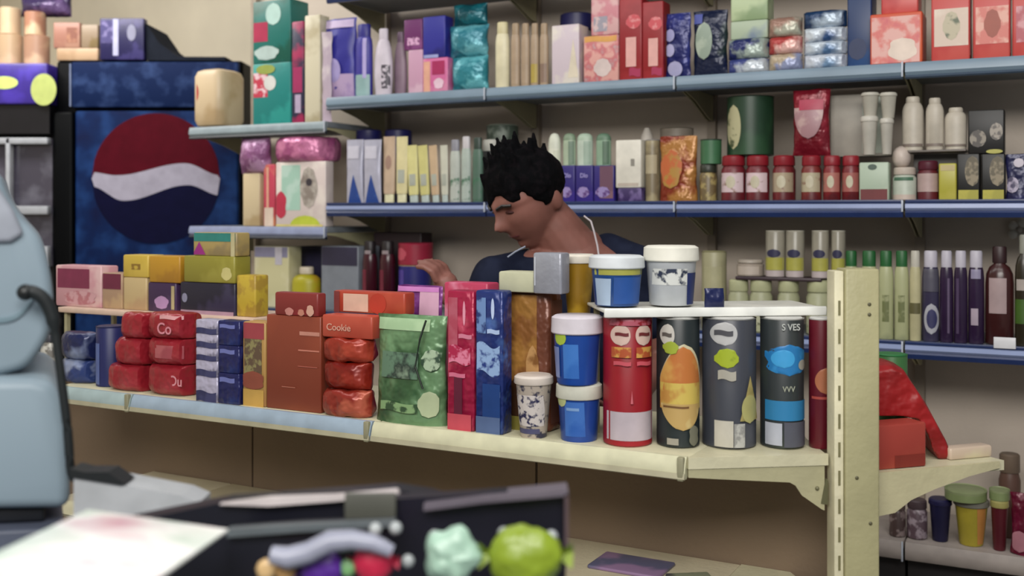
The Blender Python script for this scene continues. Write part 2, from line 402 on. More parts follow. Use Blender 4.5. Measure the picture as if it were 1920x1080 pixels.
# ---------------------------------------------------------------- near shelving unit
Z1, Z0, ZU = 1.017, .735, 1.273
aj = [FU.a(u, 0) for u in (96, 250, 700)] + [0]
lab_f = ['grey white shelf board at the left with navy packs', 'blue grey railed shelf board holding red packs and orange carton', 'cream railed shelf board holding green pack and blue tubs']
for i in range(3):
    L = aj[i+1]-aj[i]; p = FU.pt(aj[i], 0)
    rm = [mat('9db0b2', rough=.35), mat('98aabb', rough=.28), mat('c6c4a6', rough=.4)][i]
    e = empty('shelf_board', (p.x, p.y, Z1), FU.ang); tag(e, lab_f[i], 'shelf', 'near unit shelf boards')
    MB().box(.002, L-.002, .006, .40, -.02, 0, .002).build('deck', CREAM2, e)
    MB().prism([(0, .003), (-.006, -.006), (-.012, -.026), (-.010, -.034), (-.002, -.036), (.006, -.03), (.008, .003)], .002, L-.002, 'x').build('price_rail', rm, e)
    MB().prism([(-.0125, -.024), (-.0145, -.034), (-.010, -.0365), (-.009, -.03)], .002, L-.002, 'x').build('rail_lip', mat('a9a48a', rough=.5), e)
    MB().box(L-.016, L-.004, -.014, -.003, -.038, .004, .002).build('rail_clip', mat('8d8a70', rough=.5), e)
    # lower board
    e = empty('shelf_board', (p.x, p.y, Z0), FU.ang)
    tag(e, ['low cream shelf board behind the pale machine', 'low cream shelf board behind the black display tray', 'low cream shelf board below the green pack and tubs'][i], 'shelf', 'near unit low shelf boards')
    MB().box(.002, L-.002, .006, .33, -.02, 0, .002).build('deck', mat('c9bfa4', kind='rough', sc_=8, rough=.45), e)
    MB().prism([(0, .003), (-.006, -.006), (-.012, -.026), (-.002, -.036), (.006, -.03), (.008, .003)], .002, L-.002, 'x').build('price_rail', CREAM2, e)
def corner_board(z, label, th=.02, qb=.40):
    P = [FU.pt(0.001, 0), Vector((.565, 1.912)), Vector((.566, 2.05)), FU.pt(.10, qb), FU.pt(.001, qb)]
    o = Vector((.31, 1.88)); e = empty('corner_shelf_board', (o.x, o.y, z), 0); tag(e, label, 'shelf')
    MB().prism([(q.x-o.x, q.y-o.y+.004) for q in P], -th, 0, 'z').build('deck', CREAM2, e, smooth=False)
    d = Vector((.255, .031)); n = Vector((-.12, .99))*.008
    q = [(0, 0), (d.x, d.y), (d.x+n.x, d.y+n.y), (n.x, n.y)]
    MB().prism([(x, y-.006) for x, y in q], -.017, .003, 'z').build('price_rail', CREAM2, e, smooth=False)
    return e, d
e, d = corner_board(Z1, 'short cream end board under the tall crisp tubes')
br = MB().prism([(.0, -.018), (.250, -.018), (.250, -.098), (.245, -.096), (.225, -.082), (.208, -.07), (.196, -.052), (.185, -.046), (.05, -.036), (0, -.032)], -.004, .0, 'y').build('bracket', CREAM, e, smooth=False)
br.rotation_euler = (0, 0, math.atan2(.032, .262)); MB().prism([(.243, -.085), (.256, -.088), (.256, -.045), (.252, -.04)], -.0055, -.003, 'y').build('bracket_slot', mat('5b5a40'), br)
MB().sphere((.236, -.004, -.058), .004, 8, 6).build('bracket_screw', mat('6b684c'), br)
corner_board(Z0, 'low cream end board beside the post', qb=.33)
for i, (u0, u1) in enumerate([(100, 466), (466, 1000), (1000, 1500)]):
    a0, a1 = FU.a(u0, .32), FU.a(u1, .32) if i < 2 else .18
    tag(along(FU, a0+.003, a1-.003, .335, .35, .02, Z1-.022).build('spine_panel', mat('7d6a56', kind='rough', sc_=2.5, rough=.75), None, smooth=False),
        ['brown grey panel under the red packs, left of the seam', 'brown grey panel under the orange carton, right of the seam', 'brown grey panel under the tubs, beside the post'][i], 'panel')
# the post
e = empty('shelving_post', (.609, 1.90, 0)); tag(e, 'cream painted metal shelving post with slotted edge', 'post')
MB().box(-.023, .037, -.026, .03, 0, 1.352, .003).build('post_body', mat('a39e78', kind='rough', sc_=7, rough=.45), e)
b = MB().box(-.040, -.0235, -.018, .028, 0, 1.348, .002).build('slotted_strip', mat('cfc9ab', kind='rough', sc_=14, rough=.5), e)
for i in range(24): MB().box(-.0335, -.0295, -.0190, -.0178, .12+i*.05, .12+i*.05+.026).build('slot', mat('75704f'), b, smooth=False)
for x, z in ((.022, 1.30-.01), (.022, 1.272), (.0, .985), (.024, .905)):
    MB().sphere((x-.003, -.026, z), (.0035, .0015, .0035), 10, 6).build('screw_hole', mat('56523a'), e)
MB().box(-.045, .045, -.05, .10, 0, .02).build('foot', CREAM, e)
# board on the far side of the post
e = empty('shelf_board', (.656, 1.918, .985), math.atan2(.075, .225)); tag(e, 'cream shelf board right of the post under the red bag', 'shelf')
MB().prism([(0, .0), (.285, .0), (.265, .20), (.09, .20)], -.018, 0, 'z').build('deck', CREAM2, e, smooth=False)
MB().prism([(0, -.0), (.27, 0), (.27, -.012), (.2, -.022), (.12, -.04), (.07, -.055), (.035, -.075), (.0, -.078)], -.006, -.001, 'y').build('bracket', mat('c0b995', kind='rough', sc_=9), e, smooth=False)
# risers on the near unit
p0 = FE.pt(FE.a(1132, .09), .09); p1 = FE.pt(FE.a(1556, .09), .09); L = (p1-p0).length
e = empty('display_riser', (p0.x, p0.y, Z1), FE.ang); tag(e, 'white edged raised shelf over the crisp tubes', 'shelf')
MB().box(0, L-.008, 0, .17, ZU-Z1-.006, ZU-Z1, .002).build('deck', mat('d6d6cc', rough=.3), e)
MB().box(0, L-.008, -.006, 0, ZU-Z1-.014, ZU-Z1+.003, .002).build('price_rail', mat('e2e3de', rough=.25), e)
for x, y in ((.012, .155), (L-.028, .155)): MB().box(x, x+.01, y-.006, y+.006, 0, ZU-Z1-.006).build('leg', CREAM, e)
p0 = FU.pt(FU.a(108, .19), .19); p1 = FU.pt(FU.a(474, .19), .19); L = (p1-p0).length; ZR = 1.192
e = empty('display_riser', (p0.x, p0.y, Z1), FU.ang); tag(e, 'pinkish edged raised shelf carrying the yellow boxes', 'shelf')
MB().box(0, L, 0, .20, ZR-Z1-.014, ZR-Z1, .002).build('deck', mat('d3b8a6', rough=.4), e)
for x in (.01, L-.02):
    for y in (.02, .18): MB().box(x, x+.01, y-.006, y+.006, 0, ZR-Z1-.014).build('leg', CREAM, e)

# ---------------------------------------------------------------- coolers at the left
def vx(u, Y): return (u-960)/F*Y
def vz(v, Y): return EYE+(HZ-v)/F*Y
Yc = 4.78
e = empty('drinks_fridge', (vx(290, Yc), Yc, 0)); tag(e, 'tall blue drinks fridge with a red white and blue ball emblem', 'fridge')
W2 = (vx(452, Yc)-vx(100, Yc))/2; T = vz(112, Yc); xo = 0
x0, x1 = -W2, W2
e.location.x = (vx(452, Yc)+vx(100, Yc))/2
NAVY = mat('0b1f48', '1f3f74', 'matte', 7, .6, 0, 1, .60, .12, '0c1538')
MB().box(x0, x1, .03, .68, .02, T, .012).build('cabinet', mat('050608', kind='matte'), e)
fx = lambda u: vx(u, Yc) - e.location.x
MB().box(fx(142), x1-.01, -.01, .03, .12, vz(208, Yc), .01).build('door', NAVY, e)
d_ = MB().box(fx(134), x1-.01, -.012, .03, vz(202, Yc), T-.01, .01).build('header_panel', mat('122248', '30436e', 'matte', 14, .6, 0, 1, .58, .12), e)
MB().box(x0+.005, fx(140), -.02, .03, .05, vz(210, Yc), .012).build('hinge_strip', mat('030406', kind='matte'), e)
MB().box(fx(133), fx(135.5), -.016, -.0, vz(200, Yc), T-.02).build('edge_highlight', mat('7a84a0', rough=.25), e)
emb = empty('emblem', (0, 0, 0)); emb.parent = e
cx, cz, rx, rz = fx(294), vz(335, Yc), (vx(414, Yc)-vx(174, Yc))/2, (vz(213, Yc)-vz(457, Yc))/2
def interp(t, K):
    for (a, x), (b_, y) in zip(K, K[1:]):
        if t <= b_: k = (1-math.cos(math.pi*(t-a)/(b_-a)))/2; return x+(y-x)*k
    return K[-1][1]
def wave_u(t): return interp(t, [(-1.01, .10), (-.62, .05), (.45, .235), (1.01, .05)])     # upper edge of the white band
def wave_l(t): return interp(t, [(-1.01, -.12), (-.5, -.34), (.5, -.10), (1.01, -.26)])
def disc(lo, hi, y):
    m = MB(); vs = []; N = 48
    for i in range(N+1):
        t = -1 + 2*i/N; c_ = math.sqrt(max(0, 1-t*t)); a = max(-c_, min(c_, lo(t))); b_ = max(-c_, min(c_, hi(t)))
        if b_ < a: b_ = a
        for k in range(7): vs.append((cx+t*rx, y, cz+(a+(b_-a)*k/6)*rz))
    fs = [(i*7+k, (i+1)*7+k, (i+1)*7+k+1, i*7+k+1) for i in range(N) for k in range(6)]
    return m.add(vs, fs)
disc(lambda t: wave_u(t), lambda t: 1, -.0125).build('emblem_red', mat('4e0818', kind='matte', rough=.6), emb, fix=False)
disc(lambda t: wave_l(t), lambda t: wave_u(t), -.0128).build('emblem_white', mat('a09cac', kind='matte', rough=.6), emb, fix=False)
disc(lambda t: -1, lambda t: wave_l(t), -.0125).build('emblem_navy', mat('0a0b2c', kind='matte', rough=.6), emb, fix=False)
e = empty('display_cooler', (-2.17, Yc-.05, 0)); tag(e, 'black display cooler with purple header and white framed glass', 'cooler')
Y2 = Yc-.05
gx = lambda u: vx(u, Y2)+2.17
MB().box(gx(-60), gx(89), .12, .7, .02, vz(122, Y2), .01).build('cabinet', mat('15151c', rough=.4), e)
h = MB().box(gx(-60), gx(89), 0, .12, vz(195, Y2), vz(118, Y2), .01).build('header_sign', mat('3b2a88', '4a37a8', 'plain', 8, .35), e)
def disc2(cu, cv, ru, rv, y, m, par, nm='sign_oval'):
    a = [( gx(cu)+ru*Y2/F*math.cos(t), vz(cv, Y2)+rv*Y2/F*math.sin(t)) for t in [2*math.pi*i/28 for i in range(28)]]
    return MB().prism(a, y-.002, y, 'y').build(nm, m, par)
disc2(82, 168, 24, 30, 0, mat('b4c070'), h); disc2(8, 155, 26, 12, 0, mat('c6d87a'), h)
MB().box(gx(-60), gx(89), .02, .12, vz(250, Y2), vz(196, Y2)).build('trim_band', mat('141318', rough=.3), e)
fr_ = MB()
fr_.box(gx(-60), gx(89), .0, .04, vz(270, Y2), vz(258, Y2), .004); fr_.box(gx(-60), gx(89), .0, .04, vz(402, Y2), vz(386, Y2), .004)
fr_.box(gx(-60), gx(89), .0, .04, vz(500, Y2), vz(462, Y2), .004); fr_.box(gx(10), gx(18), .0, .04, vz(500, Y2), vz(258, Y2), .003)
fr_.build('door_frame', mat('a5a8ae', rough=.3), e)
MB().box(gx(-60), gx(89), .05, .06, vz(500, Y2), vz(258, Y2)).build('glass', mat('45424e', '6b6a76', 'plain', 9, .1, 0, 1, .62, .12), e)
ZT, ZM, ZL, ZLT, ZLB, ZB = 1.873, 1.486, 1.091, 1.788, 1.401, .531
I = item
# ================= end shelf by the fridge, upper board
I('box', 'roll_pack', 'paper rolls', 'cream paper roll pack with red dot beside the fridge', BW, 358, 464, 128, ZLT, .02, PR('cdb795', 'b89e78', 5), dep=.16, rad=.03, wedge=True,
  labs=[('oval', .05, .27, .45, .75, 'b83438')])
tl = I('box', 'detergent_box', 'box', 'teal box with pink patch, lower of the teal stack', BW, 474, 545, 118, ZLT, .03, PR('17807c', '2a9a92', 9), dep=.11,
  labs=[('rect', .0, .4, .45, .85, PR('c43a52', 'e8c8d0', 40)), ('oval', .3, .62, .55, .8, 'd8d8d4'), ('oval', .1, .6, .82, .98, '9aa850')])
I('box', 'detergent_box', 'box', 'teal box with pink patch, upper of the teal stack', BW, 474, 545, 0, tl, .03, PR('177068', '0f5a4c', 9), dep=.11,
  labs=[('rect', .02, .4, .35, .66, 'b02850'), ('oval', .35, .75, .6, .95, 'b8d8d0'), ('blob', .05, .7, .05, .28, 'b4c8c4')])
I('box', 'slim_carton', 'box', 'slim dark carton with magenta band right of the teal stack', BW, 547, 569, 40, ZLT, .03, PR('2c2a48', 'a82858', 9, .55), dep=.06,
  labs=[('rect', .1, .9, .3, .55, 'a42a60'), ('rect', .3, .8, .1, .28, 'b8a8c4')])
I('box', 'tall_carton', 'box', 'tall cream carton next to the slim magenta one', BW, 571, 600, 28, ZLT, .03, PR('d6ceb4', 'b8ac8c', 7), dep=.06)
I('pouch', 'refill_pouch', 'pouch', 'pale lilac pouch at the right end of the end shelf', BW, 604, 622, 60, ZLT, .03, PR('b9a8b8', 'd2c6cc', 12), ratio=.25)
# end shelf lower board
M4 = I('box', 'nappy_box', 'box', 'large pastel box with mint panel and red heart', BW, 517, 626, 303, ZLB, .015, PR('d6c8c4', 'e4dad2', 9), dep=.05, wedge=True,
  labs=[('rect', .12, .5, .25, .95, PR('a3c8b8', 'b8d4c8', 14)), ('blob', .0, .22, .12, .55, 'b8304a'), ('blob', .5, .84, .28, .92, PR('a8a098', '8a8078', 20, .5, 'cfc6bc')),
        ('oval', .62, .74, .62, .74, '3a343c'), ('dome', .3, .9, .0, .17, 'b9c540'), ('rect', .0, .95, 0, .03, 'd6c87a')])
I('box', 'slim_carton', 'box', 'slim pink carton at the left edge of the pastel box', BW, 489, 515, 308, ZLB, .02, PR('c04058', 'd88a68', 9), dep=.07, labs=[('rect', .1, .9, .0, .3, 'dcc8b8'), ('rect', .3, .5, .3, .95, 'e0a890')])
Mb = I('box', 'slim_carton', 'box', 'cream carton at the left end under the pink bag', BW, 455, 487, 325, ZLB, .02, PR('cdbb98', 'b8a078', 8), dep=.08)
I('pack', 'wipes_pack', 'pack', 'crumpled pink plastic pack lying on the pastel box', BW, 520, 632, 258, M4, .0, FO('a0507e', 'c878a0', 16, .5), ratio=.8)
I('pouch', 'wipes_pack', 'pack', 'lilac and pink pack hanging over the cream carton', BW, 446, 518, 258, Mb, .0, FO('8e5a86', 'b890b4', 18, .5), ratio=.5)
# ================= top shelf
I('pouch', 'refill_pouch', 'pouch', 'large royal blue pouch with lilac bottom', BW, 606, 665, 34, ZT, .03, PR('2c2a8c', '3a38a0', 8), ratio=.35,
  labs=[('rect', .02, .98, .02, .3, PR('b8a0c4', 'a890bc', 20)), ('oval', .15, .6, .2, .5, 'a89cd0'), ('rect', .05, .95, .88, .98, 'c2b0d2')])
I('wide', 'shampoo_bottle', 'bottle', 'violet bottle with a white stripe and pale green base', BW, 667, 699, 46, ZT, .03, mat('3f3a98'), cap='2a2780', ratio=.6,
  labs=[('rect', .1, .95, .0, .3, '8fb0b0'), ('rect', .6, .8, .25, .8, 'b4a8dc')])
I('flask', 'shampoo_bottle', 'bottle', 'white lilac tapering bottle with speckled label', BW, 702, 737, 54, ZT, .03, mat('cfc6d2'), cap='c8c0cc', ratio=.55, labs=[('rect', .55, .95, .1, .45, PR('4a4450', 'cfc6d2', 60))])
I('flask', 'shampoo_bottle', 'bottle', 'mauve grey bottle behind the white lilac one', BW, 738, 763, 60, ZT, .07, mat('8a7484'), cap='6a5468', ratio=.55)
t4 = I('box', 'soap_box', 'box', 'pale pink box under the plum pack', BW, 765, 793, 93, ZT, .03, PR('c79ab4', 'd8b4c6', 12), dep=.06)
I('box', 'soap_box', 'box', 'plum pack with pink lettering strip on the pale pink box', BW, 757, 792, 36, t4, .03, PR('6a2a64', '8a4a84', 16), dep=.06, labs=[('rect', .2, .85, .15, .4, PR('d8a8cc', '7a3a70', 90))])
t4 = I('box', 'soap_box', 'box', 'pink carton with magenta window beside the aqua packs', BW, 795, 842, 108, ZT, .02, PR('cf6a9c', 'd88aac', 14), dep=.06,
  labs=[('rect', .02, .3, .0, .9, 'e0a890'), ('rect', .38, .88, .5, .9, 'a8285c'), ('blob', .45, .85, .08, .4, 'e0c0d0')])
I('box', 'soap_box', 'box', 'royal blue box balanced on the pink carton', BW, 795, 838, 30, t4, .02, PR('2e2f92', '232378', 9), dep=.06, labs=[('rect', .05, .7, .0, .08, '9aa0d0')])
a = I('pouch', 'wipes_pack', 'pack', 'aqua pack, bottom of the aqua stack', BW, 845, 915, 106, ZT, .02, FO('2f8290', '62aeb8', 20, .5), ratio=.5)
a = I('pouch', 'wipes_pack', 'pack', 'aqua pack, middle of the aqua stack', BW, 840, 915, 48, a, .02, FO('357f90', '6ab0bc', 20, .5), ratio=.5)
I('pouch', 'wipes_pack', 'pack', 'dark teal pack, top of the aqua stack', BW, 850, 915, 8, a, .03, FO('0d4a54', '156470', 20, .5), ratio=.45)
I('wide', 'lotion_bottle', 'bottle', 'cream white bottle, first of the beige row', BW, 929, 956, 42, ZT, .02, mat('ddd5b4'), cap='cfc59c', ratio=.7)
for i, (u0, u1) in enumerate([(958, 976), (977, 994), (995, 1011), (1012, 1029)]):
    I('wide', 'lotion_bottle', 'bottle', 'tan bottle in the beige row, ' + ['next to the cream white bottle', 'third bottle from the left', 'with a gold patch, fourth bottle', 'last one beside the lilac carton'][i], BW, u0, u1, 44, ZT, .025,
      mat('a8927a'), cap='a08a70', ratio=.7, labs=[('rect', .1, .9, .05, .35, ['a8927a', 'a8927a', 'b09a48', '8a7262'][i])] , grp='tan bottles on the top shelf')
I('box', 'washing_powder', 'box', 'pale lilac carton with navy cap', BW, 1034, 1086, 46, ZT, .02, PR('cdbfc8', 'ded6cc', 12), dep=.08, labs=[('tri', .6, .98, .1, .75, 'd8cdb8')])
I('jar', 'lotion_jar', 'jar', 'silver jar with wide navy lid behind the lilac carton', BW, 1048, 1116, 27, ZT, .17, mat('9a8c8c'), cap='1c1c50')
a = I('box', 'cereal_box', 'box', 'pink patterned box under the tall pink one', BW, 1094, 1160, 66, ZT, .02, PR('c26a70', 'd8a098', 26, .5, 'b0a8a8'), dep=.08, labs=[('wave', .0, .95, .86, .98, 'd8a058'), ('blob', .3, .8, .1, .5, 'd2c0bc')])
I('box', 'cereal_box', 'box', 'pale pink box reaching the upper shelf', BW, 1108, 1160, -5, a, .02, PR('c8828c', 'd4a8a8', 22, .5), dep=.08, labs=[('rect', .1, .6, .1, .5, PR('9c98a4', 'd0b8b8', 50))])
for i, (u0, u1) in enumerate([(1163, 1206), (1207, 1248)]):
    I('box', 'tea_box', 'box', ['tall crimson box with pink cup print, left one', 'tall crimson box beside the navy pouch'][i], BW, u0, u1, -4+i*6, ZT, .02, PR('8e1a22', '9e2a30', 9), dep=.07,
      labs=[('blob', .3, .98, .62, .8, PR('c8545c', 'd8888a', 60)), ('rect', .3, .75, .16, .52, 'dfa8a2'), ('wave', .45, .98, .04, .14, 'a02a50')])
I('pouch', 'crisp_packet', 'packet', 'navy pouch with lilac ball print', BW, 1250, 1298, 24, ZT, .03, FO('1d2260', '2c3480', 12), labs=[('oval', .0, .4, .55, .75, '9a98c4'), ('oval', .0, .4, .32, .52, 'a8a6cc'), ('oval', .1, .7, .02, .25, 'aaa8cc')])
I('pouch', 'crisp_packet', 'packet', 'dark green navy pouch with pale oval label', BW, 1299, 1364, 20, ZT, .04, FO('141d3a', '26382e', 8), labs=[('oval', .1, .6, .25, .82, PR('8f9e90', 'a8b4a4', 20)), ('rect', .0, .3, .8, .95, '4a55a0')])
# folded nappy packs
def stack(fr, u0, u1, vs, z, s, specs, kind='pack', **k):
    r = z
    for vt, (m, lb, nm_, cat_) in zip(vs, specs): r = I(kind, nm_, cat_, lb, fr, u0, u1, vt, r, s, m, **k)
    return r
a = stack(BW, 1366, 1441, (112, 74), ZT, .02, [(FO('3a4480', 'b8c0c8', 16, .5), 'blue and white folded pack lowest behind the pouch', 'folded_pack', 'pack'), (FO('1e2860', '9aa8a0', 18, .5), 'navy mottled folded pack under the mint boxes', 'folded_pack', 'pack')])
a = stack(BW, 1370, 1440, (38, -6), a, .04, [(PR('a9b8a0', '7c8c9c', 8, .62), 'mint grey flat box, lower of two', 'flat_box', 'box'), (PR('b4c49c', '8aa078', 8), 'pale green flat box, upper of two', 'flat_box', 'box')], kind='box', dep=.08)
stack(BW, 1443, 1504, (102, 70, 34), ZT, .02, [(FO('b0a088', '8890b0', 18, .5), 'tan grey folded pack at the bottom of the red stack', 'folded_pack', 'pack'), (FO('a83a38', 'd4a8a0', 16, .5), 'red and pink folded pack in the middle', 'folded_pack', 'pack'), (FO('9c7a6c', 'a8a898', 14, .5), 'brown grey folded pack on the red one', 'folded_pack', 'pack')])
stack(BW, 1506, 1584, (104, 80, 54, 22), ZT, .02, [(FO('c4ccd8', '6a88a8', 9, .6), 'white blue folded pack, lowest of the white stack', 'folded_pack', 'pack'), (FO('c0ccd8', '4a6a90', 9, .6), 'white blue folded pack, second from the shelf', 'folded_pack', 'pack'),
  (FO('ccd6e0', '2a4a78', 9, .6), 'white blue folded pack, third from the shelf', 'folded_pack', 'pack'), (FO('1d3a60', 'a8b8c8', 9, .55), 'dark blue folded pack topping the white stack', 'folded_pack', 'pack')])
I('box', 'nappy_box', 'box', 'big deep blue pack between white stack and orange box', BW, 1586, 1632, -12, ZT, .05, PR('12305f', '1c4478', 7), dep=.10, labs=[('oval', .05, .8, .1, .4, '0f2450')])
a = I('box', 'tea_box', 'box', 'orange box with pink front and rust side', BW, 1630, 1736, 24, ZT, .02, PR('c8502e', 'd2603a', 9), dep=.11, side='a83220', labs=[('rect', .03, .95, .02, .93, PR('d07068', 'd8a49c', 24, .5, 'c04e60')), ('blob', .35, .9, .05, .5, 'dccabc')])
I('box', 'tea_box', 'box', 'red box on top of the orange one', BW, 1652, 1722, -20, a, .03, PR('b83a3c', 'c85450', 9), dep=.09)
for i, (u0, u1, tt) in enumerate([(1746, 1822, -22), (1824, 1896, -26), (1898, 1990, -28)]):
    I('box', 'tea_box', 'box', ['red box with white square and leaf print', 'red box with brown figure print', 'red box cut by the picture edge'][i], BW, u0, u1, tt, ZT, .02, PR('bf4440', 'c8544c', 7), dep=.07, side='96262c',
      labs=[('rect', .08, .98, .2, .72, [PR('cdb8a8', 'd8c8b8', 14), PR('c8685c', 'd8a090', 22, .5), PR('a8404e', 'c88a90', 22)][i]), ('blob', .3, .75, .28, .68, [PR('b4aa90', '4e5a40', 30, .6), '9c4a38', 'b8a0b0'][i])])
# ================= eye level shelf
for i, (u0, u1) in enumerate([(650, 682), (683, 716)]):
    I('pouch', 'refill_pouch', 'pouch', ['silver pouch with blue flame, left of pair', 'silver pouch with blue flame, right of pair'][i], BW, u0, u1, 262, ZM, .02, mat('b4b4c6', rough=.3, metal=.2), ratio=.3, jit=.001,
      labs=[('tri', .1, .9, .0, .45, PR('24448c', '3a60a8', 20)), ('rect', .1, .8, .7, .9, 'c4c2d0')], grp='silver pouches on the eye level shelf')
for i, (u0, u1) in enumerate([(666, 718), (720, 774)]):
    I('jar', 'lotion_jar', 'jar', ['navy lidded jar behind the silver pouches', 'navy lidded jar behind the yellow tubes'][i], BW, u0, u1, 244, ZM, .13, mat('5a5478'), cap='1a1b56', grp='navy lidded jars')
hues = [('c0a890', 'beige tube with oval mark, leftmost', .0), ('d6cc9c', 'cream yellow tube second in the row', 0), ('d2cc8c', 'pale yellow leaning tube, third', -5), ('c8c27e', 'yellow leaning tube, fourth', -7), ('c2a888', 'tan leaning tube, fifth', -7), ('c4c4b4', 'white tube with lilac edge, sixth', -3)]
for (u0, u1), (cc, lb, ln) in zip([(718, 741), (743, 765), (767, 787), (789, 808), (810, 826), (828, 842)], hues):
    I('tube', 'hand_cream', 'tube', lb + ' on the eye level shelf', BW, u0, u1, 256 if ln == 0 else 272, ZM, .03, mat(cc), cap='d8d4b0' if ln == 0 else 'b0bcb8', lean=ln*.6, labs=[('oval', .25, .75, .5, .72, '9c7e70')] if u0 == 718 else [('rect', .2, .8, .3, .5, 'a8aca0')])
for i, (u0, u1, vt, cc, c2, lb) in enumerate([(844, 864, 262, 'b2b8b0', '8a8a94', 'grey white bottle beside the tubes'), (865, 884, 256, 'a8b4ac', 'c4c0c4', 'pale grey green bottle with light cap'), (886, 906, 258, '4e6a5c', '2a3c34', 'dark green bottle left of the black one'),]):
    I('wide', 'shower_gel', 'bottle', lb, BW, u0, u1, vt, ZM, .03, mat(cc), cap=c2, ratio=.6, labs=[('rect', .1, .95, .05, .4, PR(cc, '3a6a50', 30))])
I('wide', 'shower_gel', 'bottle', 'black bottle with white shoulder behind the forehead', BW, 900, 944, 262, ZM, .12, mat('141618'), cap='b8b8b0', ratio=.7)
I('can', 'canister', 'canister', 'grey green canister behind the spiky hair', BW, 912, 972, 234, ZM, .2, PR('4a564c', '8a948a', 14), cap='9aa498')
pb = []
for i, (u0, u1) in enumerate([(1050, 1078), (1079, 1112), (1113, 1152)]):
    pb.append(I('box', 'chocolate_box', 'box', ['dark purple box hidden partly by the ear', 'purple box with pale lettering right of the ear', 'purple box with brown panel'][i], BW, u0, u1, 310, ZM, .02, PR('2c2270', '3a2c86', 10), dep=.07,
      labs=[('text', 'Dlo', .17, .5, .72, 'a8a0d8', .9) if i < 2 else ('rect', .3, .98, .1, .98, PR('6a4a5c', '7c5a66', 20)), ('blob', .1, .8, .12, .42, PR('9484b8', '5a3a78', 60))]))
for i, (u0, u1) in enumerate([(1028, 1052), (1056, 1080), (1082, 1112), (1118, 1146)]):
    I('dome', 'deodorant', 'bottle', ['white glossy bottle touching the hair', 'pale green bottle with dark stripe behind the ear', 'mint white bottle, widest of the row', 'sage bottle at the right of the mint row'][i], BW, u0, u1, 250, pb[min(2, max(0, i-1))].top if i else ZM, .03,
      mat(['d6d8c8', 'a8b8a0', 'bccabc', '8ca890'][i]), cap=['d0d4c4', '7c9078', 'a8bca8', '5f7c66'][i], ratio=.7, labs=[('rect', .55, .95, .0, .75, ['c8ccb8', '6f8472', '9cb0a0', '56705c'][i])])
a = I('box', 'chocolate_box', 'box', 'low purple box under the white box', BW, 1160, 1208, 352, ZM, .02, PR('3a2a5c', '6a5a8c', 24), dep=.07)
I('box', 'medicine_box', 'box', 'clean white box standing on the low purple box', BW, 1157, 1206, 262, a, .02, mat('dcd8cc'), dep=.06, labs=[('rect', .6, .75, .45, .6, '8c8880'), ('rect', .1, .9, .04, .1, 'b8aca0')])
I('can', 'canister', 'canister', 'brown beige canister with grey lid beside white box', BW, 1208, 1240, 262, ZM, .03, PR('7c7058', '9c9070', 12), cap='8a8684', labs=[('rect', .1, .9, .45, .75, 'b0a488')])
I('bag', 'coffee_bag', 'bag', 'rust and gold foil bag with glossy front', BW, 1232, 1306, 256, ZM, .02, FO('7c2a14', 'a8743a', 13, .5), labs=[('blob', .05, .65, .2, .8, PR('a8803c', 'b86034', 30, .5))])
I('can', 'canister', 'canister', 'wide tin with dull grey lid behind the foil bag', BW, 1238, 1300, 240, ZM, .19, mat('8e8478'), cap='7d7668')
I('ball', 'candle', 'candle', 'small white knob shaped jar above the brown canister', BW, 1196, 1230, 240, ZM, .18, mat('d2cac0'), cap=False, ratio=1)
a = I('jar', 'spice_jar', 'jar', 'small brown jar below the green lidded tin', BW, 1312, 1344, 308, ZM, .03, PR('6a5a3c', '9a8a58', 40), cap='2c3026')
I('can', 'canister', 'canister', 'squat green tin on the small brown jar', BW, 1311, 1350, 262, a, .03, mat('3c6a48'), cap='23362a')
# red lidded jars with canister, pouch and cups on them
J = []
jl = [('jar of beetroot with pink white label, first red lid', 'cdb8bc', '6c1e28'), ('jar with pink white label, second red lid', 'd2bcc0', '6a1c26'), ('jar with floral label, third red lid', 'a89880', '6e2226'),
      ('jar with round floral label, fourth red lid', 'b0a68c', '742a26'), ('jar with pink brown label, fifth red lid', 'a86a60', '7c2428'), ('jar with faded red label, sixth red lid', '9c5a54', '701e24')]
for i, (u0, u1) in enumerate([(1353, 1398), (1401, 1444), (1448, 1500), (1503, 1540), (1544, 1576), (1580, 1612)]):
    J.append(I('jar', 'preserve_jar', 'jar', jl[i][0], BW, u0, u1, 292, ZM, .02, PR(jl[i][2], '5a1a20', 12), cap='8a1c28', labs=[('rect', .04, .96, .2, .62, PR(jl[i][1], '8a6a5a', 36, .62)), ('oval', .3, .7, .28, .56, 'c4bca4')], grp='red lidded jars'))
I('can', 'canister', 'canister', 'dark green canister with cream crest label', BW, 1364, 1450, 182, J[0].top, .03, PR('1d3826', '26482e', 6), cap='1a2e22', labs=[('oval', .06, .42, .1, .85, PR('b0ac88', '4a5238', 26, .6))])
I('pouch', 'sweets_pouch', 'pouch', 'dark red pouch with pink window over the jars', BW, 1476, 1560, 168, J[3].top, .02, FO('6e1222', '8a2030', 12), labs=[('bowl', .05, .85, .25, .72, PR('a07a80', 'b89a98', 20)), ('rect', .2, .85, .68, .84, 'a8344e')])
a = I('box', 'mint_carton', 'box', 'mint green carton right of the red lidded jars', BW, 1614, 1672, 304, ZM, .02, PR('a8b8a4', 'b8c4b0', 10), dep=.06, labs=[('rect', .0, .98, .0, .3, '6a2a2c'), ('oval', .3, .6, .8, .95, '4a5c52')])
b = I('jar', 'preserve_jar', 'jar', 'jar with white green label next to the mint carton', BW, 1676, 1718, 314, ZM, .02, mat('b4bcae'), cap='c0b4a8', labs=[('rect', .1, .9, .6, .7, '4a7058'), ('rect', .0, 1, .0, .18, 'c0b0a4')])
